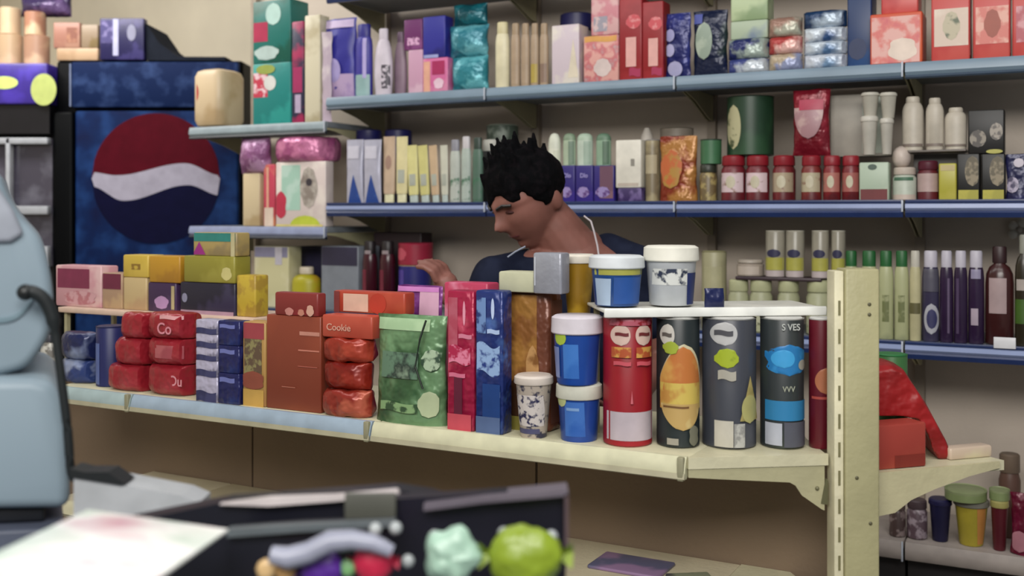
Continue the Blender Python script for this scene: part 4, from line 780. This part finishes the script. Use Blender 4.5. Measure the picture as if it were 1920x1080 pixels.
rm_ = rbag.modifiers.new('remesh', 'REMESH'); rm_.mode = 'VOXEL'; rm_.voxel_size = .004; rm_.use_smooth_shade = True
dm_ = rbag.modifiers.new('smooth', 'SMOOTH'); dm_.iterations = 3
tag(rbag, 'bright red slumped plastic bag over the carton right of the post', 'bag')
I('can', 'green_lid_pot', 'pot', 'green lidded pot showing above the red bag', RB, 1640, 1700, 662, .985, .16, mat('3c6c3c'), cap='2c7440')
I('box', 'white_box', 'box', 'open white cardboard box right of the red bag', RB, 1782, 1862, 838, .985, .03, PR('c4b09c', 'cfc4a4', 9), dep=.03)
# rolls on the cooler, cereal box and cloth on the fridge
CT = Frame((-2.4, Yc-.02), (1, 0)); zc1, zc2 = vz(118, Y2)+.0, T
rows = [(0, 44, 66), (46, 92, 68)]
pz = []
for i, (u0, u1, vt) in enumerate(rows):
    r_ = I('can', 'paper_roll', 'paper roll', ['cream paper roll at the picture corner, lower', 'tan paper roll with dark seam, lower'][i], CT, u0, u1, vt, zc1 if i == 0 else zc1, .06, PR(['b89c7c', 'a8826a'][i], 'c8a888', 6), cap=False)
    I('can', 'paper_roll', 'paper roll', ['cream paper roll at the picture corner, upper', 'rosy tan paper roll, upper'][i], CT, u0, u1, [16, 24][i], r_, .06, PR(['c8b090', 'a87860'][i], 'd4b896', 6), cap=False)
g1 = I('box', 'biscuit_tin_box', 'box', 'low tan box on the fridge beside the rolls', CT, 106, 184, 90, T, .04, PR('b09070', 'c0a080', 9), dep=.12)
g2 = I('box', 'biscuit_tin_box', 'box', 'rosy brown box on the low tan box', CT, 100, 150, 42, g1, .04, PR('a07060', 'b08470', 12), dep=.1, labs=[('rect', .5, .9, .2, .8, PR('8a5a4c', 'a87860', 30))])
I('box', 'biscuit_tin_box', 'box', 'small khaki box left of the indigo box', CT, 152, 184, 46, g1, .04, PR('94806a', '84704c', 14), dep=.1)
I('pouch', 'purple_bundle', 'bundle', 'dark purple bundle lying over the paper rolls', CT, 30, 140, -6, zc1+.235, .09, FO('33264a', '5c4870', 9), ratio=.4)
I('box', 'cereal_box', 'box', 'indigo box with white stripe on top of the fridge', CT, 187, 270, 34, T, .02, PR('1e1a4c', '3a346c', 14), dep=.05, labs=[('rect', .3, .42, .1, .98, 'b8b8dc'), ('oval', .62, .82, .45, .85, '8c8ca4'), ('rect', .0, .3, .4, .95, PR('4a4478', '8078a8', 40))])
cl_ = MB().prism([(vx(270, Yc), vz(42, Yc)), (vx(296, Yc), vz(80, Yc)), (vx(330, Yc), vz(105, Yc)), (vx(420, Yc), T+.016), (vx(420, Yc), T), (vx(272, Yc), T)], Yc+.02, Yc+.32, 'y')
c_ = cl_.build('dark_cloth', mat('20242e', kind='cloth', rough=.8)); tag(c_, 'dark cloth sloping down from the indigo box across the fridge top', 'cloth')
gb = [r for r in ALL if r.o.name.startswith('green_biscuit')][0]
MB().tube([(gb.W*.30, -gb.D*.5-.004, gb.H*.35), (gb.W*.20, -gb.D*.5-.006, gb.H*.55), (gb.W*.24, -gb.D*.4-.006, gb.H*.8), (gb.W*.30, -gb.D*.3-.006, gb.H*.97)], .0022, 8).build('cord', mat('16241a'), gb.o)
settle()
# ---------------------------------------------------------------- the shop assistant
PY = 2.82
def PP(u, v, dy=0): Y = PY+dy; return Vector((vx(u, Y), Y, vz(v, Y)))
SKIN = mat('6e463c', '8c5c52', 'plain', 14, .55, 0, 1, .5, .3)
pe = empty('person', (PP(1040, 400).x, PY+.1, 0)); tag(pe, 'man with spiky black hair and dark shirt looking down behind the shelves', 'person')
off = -Vector(pe.location)
HC = PP(993, 374)
HM = Matrix.Translation(HC) @ Matrix.Rotation(R(-56), 4, 'Z') @ Matrix.Rotation(R(30), 4, 'X') @ Matrix.Scale(1.06, 4)
def g(x, z, x0, z0, sx, sz): return math.exp(-((x-x0)/sx)**2-((z-z0)/sz)**2)
def headfn(grow=0):
    def fn(x, y, z):
        X, Y, Z = x*.078, y*.098, z*.122
        lo = max(0, -z)                       # jaw: narrower and forward
        X *= 1-.34*lo**1.4; Y *= 1-.12*lo; Y -= .012*lo
        if y > 0: Y *= (1-.28*lo)
        if z > .2: X *= 1+.04; Y *= 1.02
        fr = max(0, -y)
        if y < 0:
            Y += .010*(1-abs(x))*fr*0
            d = .0
            d += .030*g(X, Z, 0, -.018, .011, .016) + .016*g(X, Z, 0, .006, .009, .022)   # nose
            d += .008*g(X, Z, 0, .034, .045, .012)                                        # brow
            d -= .011*(g(X, Z, .030, .016, .014, .011)+g(X, Z, -.030, .016, .014, .011))  # sockets
            d += .004*(g(X, Z, .030, .013, .010, .006)+g(X, Z, -.030, .013, .010, .006))  # lids
            d += .006*g(X, Z, 0, -.048, .020, .005) + .006*g(X, Z, 0, -.060, .017, .006) - .004*g(X, Z, 0, -.054, .022, .003)
            d += .012*g(X, Z, 0, -.092, .022, .016)                                       # chin
            d += .004*(g(X, Z, .042, -.015, .018, .02)+g(X, Z, -.042, -.015, .018, .02))
            d -= .006*g(X, Z, 0, -.075, .02, .006)
            Y -= d
        v = Vector((X, Y, Z))
        if grow: v += Vector((x*grow, y*grow, z*grow))
        v = HM @ v + off
        return tuple(v)
    return fn
def W_(p): return tuple(Vector(p)+off)
def bodymesh(parts, name, m, parent, vox=.005, sm=4):
    mb = MB()
    for p in parts: p(mb)
    o = mb.build(name, m, parent, smooth=True, fix=True)
    r = o.modifiers.new('remesh', 'REMESH'); r.mode = 'VOXEL'; r.voxel_size = vox; r.use_smooth_shade = True
    s = o.modifiers.new('smooth', 'SMOOTH'); s.factor = .5; s.iterations = sm
    return o
shL, shR = PP(925, 520, -.02), PP(1195, 500, .03)
neckB, neckT = PP(1072, 474, .05), PP(1022, 405, .02)
def limb(a, b, ra, rb, rm=None):
    def f(mb):
        a_, b_ = Vector(a)+off, Vector(b)+off; m_ = (a_+b_)/2; k = rm or (ra+rb)/2
        mb.tube([a_, a_*.75+b_*.25, m_, a_*.25+b_*.75, b_], [ra, (ra+k)/2*1.02, k, (rb+k)/2, rb], 16); mb.sphere(tuple(a_), ra, 14, 10); mb.sphere(tuple(b_), rb, 14, 10)
    return f
hip = Vector((PP(1050, 500).x, PY+.14, .92))
chest = Vector((PP(1060, 500).x, PY+.05, 1.20))
elL, wrL = PP(884, 640, -.02), PP(856, 572, -.10)
elR, wrR = Vector((shR.x+.07, PY+.05, 1.06)), Vector((shR.x-.02, PY-.12, .98))
def fingers(mb, wr, dirv, side, curl):
    """palm and five separate bent fingers"""
    wr = Vector(wr)+off; dv = Vector(dirv).normalized(); sd = Vector(side).normalized(); nn = dv.cross(sd).normalized()
    palm = wr + dv*.05
    mb.tube([wr, wr+dv*.03, wr+dv*.07, wr+dv*.088], [.024, .030, .032, .024], 14)
    for i in (-1.5, -.5, .5, 1.5):
        b = palm + sd*(i*.018) + dv*.03
        ln = [.068, .078, .072, .058][int(i+1.5)]
        p1 = b + dv*ln*.45; p2 = p1 + (dv*math.cos(curl)+nn*math.sin(curl))*ln*.35; p3 = p2 + (dv*math.cos(curl*1.8)+nn*math.sin(curl*1.8))*ln*.28
        mb.tube([b, p1, p2, p3], [.0095, .009, .0082, .007], 8); mb.sphere(tuple(p3), .007, 8, 6)
    t0 = wr + sd*-.024 + dv*.02; t1 = t0 + (sd*-.7+dv*.7)*.035; t2 = t1 + (dv*.9+nn*.5)*.028
    mb.tube([t0, t1, t2], [.012, .0105, .0085], 8); mb.sphere(tuple(t2), .0085, 8, 6)
def torso(grow=0, cut=7):
    def f(mb):
        secs = [(1.00, .30, .20), (1.12, .32, .22), (1.22, .36, .23), (1.29, .39, .21), (1.335, .36, .17), (1.37, .17, .12), (1.40, .15, .12)]
        cxs = [hip.x+.00, hip.x+.01, chest.x, (shL.x+shR.x)/2+.0, (shL.x+shR.x)/2+.01, neckB.x+.01, neckB.x+.0]
        secs = secs[:cut]; vs = []; n = 28
        for (z, w_, d_), c_ in zip(secs, cxs):
            for x, y in ring(w_+grow*2, d_+grow*2, None, n): vs.append((c_+x+off.x, PY+.06+y+off.y-(.02 if z > 1.3 else 0), z))
        fs = [(i*n+j, i*n+(j+1)%n, (i+1)*n+(j+1)%n, (i+1)*n+j) for i in range(len(secs)-1) for j in range(n)]
        fs += [tuple(range(n))[::-1], tuple((len(secs)-1)*n+j for j in range(n))]
        mb.add(vs, fs)
    return f
EC = HM @ Vector((.074, .022, -.008)) ; EC2 = HM @ Vector((-.074, .022, -.008))
def ear(c):
    def f(mb):
        M_ = HM.to_3x3()
        def fn(x, y, z):
            v = M_ @ Vector((x*.009*(1.6 if c is EC else 1.6), y*.019*(1-.15*z), z*.032)); return tuple(Vector(c)+v+off)
        mb.sphere((0, 0, 0), 1, 16, 12, fn=fn)
    return f
body = bodymesh([lambda mb: mb.sphere((0, 0, 0), 1, 56, 44, fn=headfn()), ear(EC), ear(EC2),
    limb(neckT, neckB, .064, .080), limb(neckB, chest+Vector((0, 0, .05)), .075, .09), torso(-.008), limb(hip, hip+Vector((0, 0, .1)), .14, .13),
    limb(shL, elL, .046, .038), limb(elL, wrL, .038, .025), lambda mb: fingers(mb, wrL, PP(822, 505, -.13)-wrL, (.5, .8, .3), .75),
    limb(shR, elR, .048, .038), limb(elR, wrR, .038, .025), lambda mb: fingers(mb, wrR, (-.6, -.7, -.1), (.6, -.5, .5), .5),
    limb(hip+Vector((-.09, 0, 0)), hip+Vector((-.10, .02, -.44)), .085, .056), limb(hip+Vector((.09, 0, 0)), hip+Vector((.10, .02, -.44)), .085, .056),
    limb(hip+Vector((-.10, .02, -.44)), hip+Vector((-.10, .04, -.85)), .056, .038), limb(hip+Vector((.10, .02, -.44)), hip+Vector((.10, .04, -.85)), .056, .038),
    limb(hip+Vector((-.10, .05, -.88)), hip+Vector((-.11, -.12, -.885)), .035, .03), limb(hip+Vector((.10, .05, -.88)), hip+Vector((.11, -.12, -.885)), .035, .03)],
    'body', SKIN, pe, .0045, 3)
SHIRT = mat('161a2a', '1f2436', 'cloth', 8, .8)
bodymesh([torso(.006, 5), limb(shL, shL*.45+elL*.55, .058, .056), limb(shR, shR*.4+elR*.6, .060, .056), limb(shL, PP(990, 500, .04), .055, .05), limb(shR, PP(1140, 472, .06), .058, .052)], 'shirt', SHIRT, pe, .007, 5)
bodymesh([limb(hip+Vector((0, 0, .03)), hip+Vector((0, 0, .12)), .165, .155), limb(hip+Vector((-.09, 0, 0)), hip+Vector((-.10, .02, -.44)), .10, .075), limb(hip+Vector((.09, 0, 0)), hip+Vector((.10, .02, -.44)), .10, .075),
    limb(hip+Vector((-.10, .02, -.44)), hip+Vector((-.10, .04, -.82)), .075, .06), limb(hip+Vector((.10, .02, -.44)), hip+Vector((.10, .04, -.82)), .075, .06)], 'trousers', mat('20242e', kind='cloth'), pe, .012, 3)
# hair cap: upper back of the skull plus short spikes
def hair(mb):
    vs = []
    base = headfn(.012)
    def fn(x, y, z):
        # hair line: everything above the brow and behind the ears, pushed inside elsewhere
        front = -y
        k = z - (.36+.10*math.sin(x*7) if front > .5 else (-.12 + max(0, front-.12)*1.25))
        if k > 0: gdd = .003+.017*min(1, k*2.2) + .004*noise.noise(Vector((x*9, y*9, z*9)))
        else: gdd = -.016
        v = Vector(headfn(0)(x, y, z)); u = HM.to_3x3() @ Vector((x, y, z)); return tuple(v + u*gdd)
    mb.sphere((0, 0, 0), 1, 56, 44, fn=fn)
    rnd = random.Random(3)
    for i in range(70):
        th = rnd.uniform(0, 1.0); ph = rnd.uniform(0, 2*math.pi)
        x, y, z = math.sin(th)*math.cos(ph), math.sin(th)*math.sin(ph), math.cos(th)
        b = Vector(headfn(.008)(x, y, z)); dr = (HM.to_3x3() @ Vector((x*.5, y*.5+.15, z+.4))).normalized(); dr = (dr+Vector((0, 0, .5))).normalized()
        ln = rnd.uniform(.020, .040) if i > 16 else .052
        mb.tube([b-dr*.01, b+dr*ln*.5, b+dr*ln], [.013, .009, .004], 7)
bodymesh([hair], 'hair', mat('060608', '0e0b0e', 'cloth', 60, .9), pe, .004, 1)
mm = MB()
for sx in (.030, -.030):
    pts = []
    for i in range(7):
        t = i/6-.5; x_ = sx + t*.036; z_ = .036-.006*abs(t)*2
        pts.append(HM @ Vector((x_, -.099*math.sqrt(max(.05, 1-(x_/.078)**2-(z_/.125)**2))-.010, z_)) + off)
    mm.tube(pts, .0045, 6)
mm.build('eyebrows', mat('140d0d'), pe)
for sx in (.030, -.030):
    c_ = HM @ Vector((sx, -.098*math.sqrt(1-(sx/.078)**2-.015)+.006, .011)) + off
    MB().sphere(tuple(c_), (.013, .012, .0045), 14, 10).build('eyelid', mat('4a2a28', rough=.5), pe)
pl = []
for i in range(9):
    t = i/8; x_ = (t-.5)*.042
    pl.append(HM @ Vector((x_, -.099*math.sqrt(max(.05, 1-(x_/.06)**2-.2))-.003, -.0535)) + off)
MB().tube(pl, .0032, 6).build('lips', mat('5a2f30'), pe)
pts = [PP(1095, 405, -.02), PP(1108, 415, -.03), PP(1114, 435, -.045), PP(1120, 460, -.055), PP(1124, 490, -.06), PP(1128, 540, -.06)]
MB().tube([Vector(p)+off for p in pts], .0026, 6).build('white_neck_cord', mat('b8b0b4', rough=.4), pe)
for q in (([PP(952, 482, -.075), PP(966, 472, -.08), PP(985, 462, -.08)]),):
    MB().tube([Vector(p)+off for p in q], .0022, 6).build('shoulder_stripe', mat('8c93a4'), pe)
# ---------------------------------------------------------------- counter in front
KZ = vz(1110, 1.0)      # counter height near the camera
e = MB().box(-1.2, .75, .62, 1.55, .70, .74, .01).build('sales_counter', mat('77808a', kind='rough', sc_=4, rough=.5)); tag(e, 'grey sales counter top at the bottom of the picture', 'counter')
c2 = MB().box(-1.15, .70, .70, 1.5, 0, .70).build('counter_body', mat('5a5e66'), e)
# pale machine with cable
MY = 1.30
def mp(u, v):
    a = MF.a(u, 0); return (a, vz(v, MF.pt(a, 0).y))
MF = Frame((vx(20, MY), MY), (math.cos(R(24)), math.sin(R(24))))
e = empty('counter_machine', (vx(20, MY), MY, .74), R(24)); tag(e, 'pale blue grey plastic machine casing with black cable at the left edge', 'machine')
PALE = mat('8495a0', '7c8c98', 'plain', 3, .45, 0, 1, .5, .3)
def sh(pts): return [(x, z-.74) for x, z in [mp(u, v) for u, v in pts]]
def rprism(pts, y0, y1, name, m, par, bev=.02):
    o = MB().prism(sh(pts), y0, y1, 'y').build(name, m, par, smooth=False)
    b = o.modifiers.new('bevel', 'BEVEL'); b.width = bev; b.segments = 4; b.limit_method = 'ANGLE'; b.angle_limit = R(35)
    for p in o.data.polygons: p.use_smooth = True
    return o
def smooth_pts(pts, n=5):
    out = []
    for i in range(len(pts)-1):
        p0, p1, p2, p3 = [Vector(pts[min(max(k, 0), len(pts)-1)]) for k in (i-1, i, i+1, i+2)]
        for j in range(n):
            t = j/n; out.append(tuple(.5*((2*p1)+(-p0+p2)*t+(2*p0-5*p1+4*p2-p3)*t*t+(-p0+3*p1-3*p2+p3)*t**3)))
    return out + [tuple(pts[-1])]
edge = smooth_pts([(2, 330), (18, 372), (42, 408), (76, 448), (92, 500), (100, 560), (98, 612), (78, 655), (48, 690), (2, 705)])
rprism([(-160, 300), (-40, 300)] + edge + [(-160, 705)], 0, .26, 'upper_casing', PALE, e, .022)
rprism([(-160, 706), (60, 704), (98, 712), (116, 742), (128, 800), (131, 890), (131, 948), (-160, 952)], -.02, .28, 'lower_casing', PALE, e, .015)
rprism(smooth_pts([(-160, 590), (-20, 596), (30, 588), (62, 560), (66, 556), (34, 596), (-20, 606), (-160, 602)]), -.003, .02, 'seam_groove', mat('6f8590'), e, .001)
rprism([(-160, 330), (-10, 340), (24, 392), (46, 440), (20, 455), (-160, 462)], -.008, .05, 'raised_panel', mat('8f949f', rough=.5), e, .007)
rprism([(-160, 953), (-2, 953), (84, 950), (84, 978), (-160, 990)], .0, .22, 'dark_foot', mat('10131a'), e, .004)
rprism([(-160, 991), (120, 978), (120, 1260), (-160, 1260)], -.03, .22, 'pedestal', mat('4a5060'), e, .004)
cb = [(48, 545), (62, 545), (82, 558), (98, 590), (106, 640), (115, 710), (126, 800), (133, 878), (150, 888), (185, 888), (215, 898), (246, 912)]
cp_ = smooth_pts([(mp(u, v)[0], -.03 + .006*i/12, mp(u, v)[1]-.74) for i, (u, v) in enumerate(cb)], 4)
MB().tube(cp_, [.0085 if i < 14 else .0055 for i in range(len(cp_))], 10).build('black_cable', mat('12181a', rough=.5), e)
MB().sphere(cp_[0], .010, 10, 8).build('cable_plug', mat('0c1012'), e)
# grey tray with black folder behind
e2 = empty('grey_tray', (vx(235, 1.25), 1.25, .74)); tag(e2, 'pale grey wedge shaped tray under the cable end', 'tray')
def sh2(o, Y, pts): return [(vx(u, Y)-o.location.x, vz(v, Y)-o.location.z) for u, v in pts]
MB().prism(sh2(e2, 1.25, [(138, 893), (185, 900), (245, 912), (340, 930), (372, 944), (372, 1200), (138, 1200)]), 0, .05, 'y').build('tray_body', mat('a3a6aa', rough=.45), e2, smooth=False)
MB().prism(sh2(e2, 1.25, [(134, 878), (160, 884), (205, 884), (236, 906), (228, 908), (134, 893)]), -.004, .03, 'y').build('rubber_edge', mat('14181a'), e2, smooth=False)
# black display tray
DY = 1.02
e3 = empty('display_tray', (vx(760, DY), DY, .74)); tag(e3, 'black plastic display tray with grey rim holding colourful sweets', 'tray')
BLK = mat('11121c', '181622', 'plain', 6, .35)
MB().prism(sh2(e3, DY+.10, [(250, 965), (440, 926), (560, 918), (745, 905), (810, 915), (905, 943), (905, 1150), (250, 1150)]), .07, .10, 'y').build('back_wall', BLK, e3, smooth=False)
MB().prism(sh2(e3, DY+.10, [(430, 927), (520, 915), (640, 911), (752, 901), (756, 908), (640, 921), (520, 930)]), .060, .070, 'y').build('white_edge', mat('c4bcbc', rough=.3), e3, smooth=False)
MB().prism(sh2(e3, DY, [(700, 958), (860, 950), (1064, 936), (1066, 1062), (1062, 1200), (700, 1200)]), .04, .06, 'y').build('side_wall', mat('100f1c', rough=.35), e3, smooth=False)
MB().prism(sh2(e3, DY, [(790, 962), (905, 948), (1068, 933), (1069, 943), (905, 957), (790, 972)]), .025, .058, 'y').build('grey_rim', mat('5f5862', rough=.4), e3, smooth=False)
MB().prism(sh2(e3, DY, [(1061, 940), (1069, 940), (1068, 1064), (1061, 1064)]), .025, .058, 'y').build('corner_rim', mat('4e4044', rough=.4), e3, smooth=False)
MB().prism(sh2(e3, DY, [(425, 994), (560, 986), (740, 978), (740, 988), (560, 998), (425, 1008)]), .0, .012, 'y').build('front_rim', mat('555c60', rough=.4), e3, smooth=False)
MB().prism(sh2(e3, DY, [(420, 1004), (560, 994), (740, 986), (740, 1020), (600, 1030), (500, 1042), (490, 1200), (420, 1200)]), .01, .035, 'y').build('front_wall', BLK, e3, smooth=False)
MB().box(vx(646, DY+.03)-e3.location.x, vx(742, DY+.03)-e3.location.x, .03, .036, vz(984, DY+.03)-.74, vz(926, DY+.03)-.74, .001).build('grey_card', mat('4a4b44'), e3)
MB().box(vx(420, DY)-e3.location.x, vx(1066, DY)-e3.location.x, -.10, .16, 0, .012).build('tray_floor', BLK, e3)
# sweets
sw = [(500, 1068, 20, 'c8a878', 'tan sweet at the left end of the tray'), (536, 1070, 20, 'b8905c', 'honey coloured sweet beside the tan one'), (604, 1070, 40, '4a1f80', 'large purple wrapped sweet'), (652, 1066, 16, '6a9a64', 'slim green wrapped sweet'),
      (700, 1054, 38, 'b02040', 'crimson wrapped sweet'), (848, 1040, 52, '9cbcaa', 'large mint star shaped sweet'), (985, 1044, 70, '7f9426', 'large lime green wrapped sweet')]
for u, v, r_, cc, lb in sw:
    Y = DY - .04; rr_ = r_*Y/F; zc = vz(v, Y)
    o = empty('wrapped_sweet', (vx(u, Y), Y, zc-rr_)); tag(o, lb + ' in the black tray', 'sweet')
    sd = u
    def fn(x, y, z):
        k = 1 + .10*noise.noise(Vector((x*3+sd, y*3, z*3))); 
        if u == 848: k *= 1 + .10*math.cos(5*math.atan2(z, x))
        return (x*rr_*k, y*rr_*k*.6, z*rr_*k*(.85 if u == 985 else 1)+rr_)
    MB().sphere((0, 0, 0), 1, 28, 18, fn=fn).build('wrapper', mat(cc, rough=.35, kind='foil'), o)
    for s_ in ((-1, 1) if u in (604, 700, 985) else ()):
        MB().add([(s_*rr_*.85, 0, rr_), (s_*rr_*1.25, -.006, rr_*1.45), (s_*rr_*1.3, .006, rr_*1.1), (s_*rr_*1.25, -.004, rr_*.7), (s_*rr_*.85, .008, rr_)], [(0, 1, 2), (0, 2, 3), (4, 2, 1), (4, 3, 2)]).build('twist_end', mat(cc, rough=.4), o)
e4 = MB()
e4.tube([Vector((vx(u, DY-.055), DY-.055, vz(v, DY-.055))) for u, v in [(508, 1040), (540, 1046), (580, 1036), (620, 1015), (660, 1012), (700, 1018), (735, 1034)]], [.008, .010, .010, .010, .009, .008, .006], 10)
o = e4.build('silver_ribbon', mat('8c8fa0', rough=.3)); tag(o, 'crumpled silver foil ribbon over the purple sweet', 'ribbon')
wb = [(704, 992), (742, 990), (718, 1022), (765, 1052), (945, 1000), (1034, 1006), (815, 1006)]
for i, (u, v) in enumerate(wb):
    Y = DY - .02
    o = MB().sphere((vx(u, Y), Y, vz(v, Y)), 12*Y/F, 12, 8).build('white_candy', mat('a8aeb0')); tag(o, 'small white round candy ' + ['left of the upper pair', 'right of the upper pair', 'just above the crimson sweet', 'right of the crimson sweet', 'at the left shoulder of the lime sweet', 'in the right corner of the tray', 'above the mint sweet'][i], 'candy', 'small white candies')
# white leaflet
LY = .80
def P3(u, v, Y): return Vector((vx(u, Y), Y, vz(v, Y)))
o = empty('leaflet', (vx(200, LY), LY, .74)); tag(o, 'glossy white leaflet with pink and green blurs in the near corner', 'leaflet')
A, B, C_, D_ = P3(165, 955, 1.0), P3(428, 992, .98), P3(200, 1150, .72), P3(-90, 1075, .76)
nx = 14; vs = []; 
for i in range(nx+1):
    for j in range(nx+1):
        s_, t_ = i/nx, j/nx; p = (A*(1-s_)+B*s_)*(1-t_) + (D_*(1-s_)+C_*s_)*t_
        vs.append(tuple(p - Vector(o.location) + Vector((0, 0, .010*math.sin(s_*3.14)*math.sin(t_*3.14)))))
n1 = len(vs); vs += [(x, y, z-.002) for x, y, z in vs]
fs = [(i*(nx+1)+j, (i+1)*(nx+1)+j, (i+1)*(nx+1)+j+1, i*(nx+1)+j+1) for i in range(nx) for j in range(nx)]
fs += [tuple(n1+k for k in f[::-1]) for f in fs]
rim = [i*(nx+1) for i in range(nx+1)] + [nx*(nx+1)+j for j in range(1, nx+1)] + [i*(nx+1)+nx for i in range(nx-1, -1, -1)] + [j for j in range(nx-1, 0, -1)]
fs += [(rim[k], rim[(k+1) % len(rim)], n1+rim[(k+1) % len(rim)], n1+rim[k]) for k in range(len(rim))]
MB().add(vs, fs).build('sheet', mat('fbfbf8', 'd8a8b8', 'plain', 8, .25, 0, 1, .66, .09, 'b8d0bc'), o)
MB().box(-.10, .06, -.05, .10, 0, .085, .01).build('leaflet_stand', mat('20242c'), o)
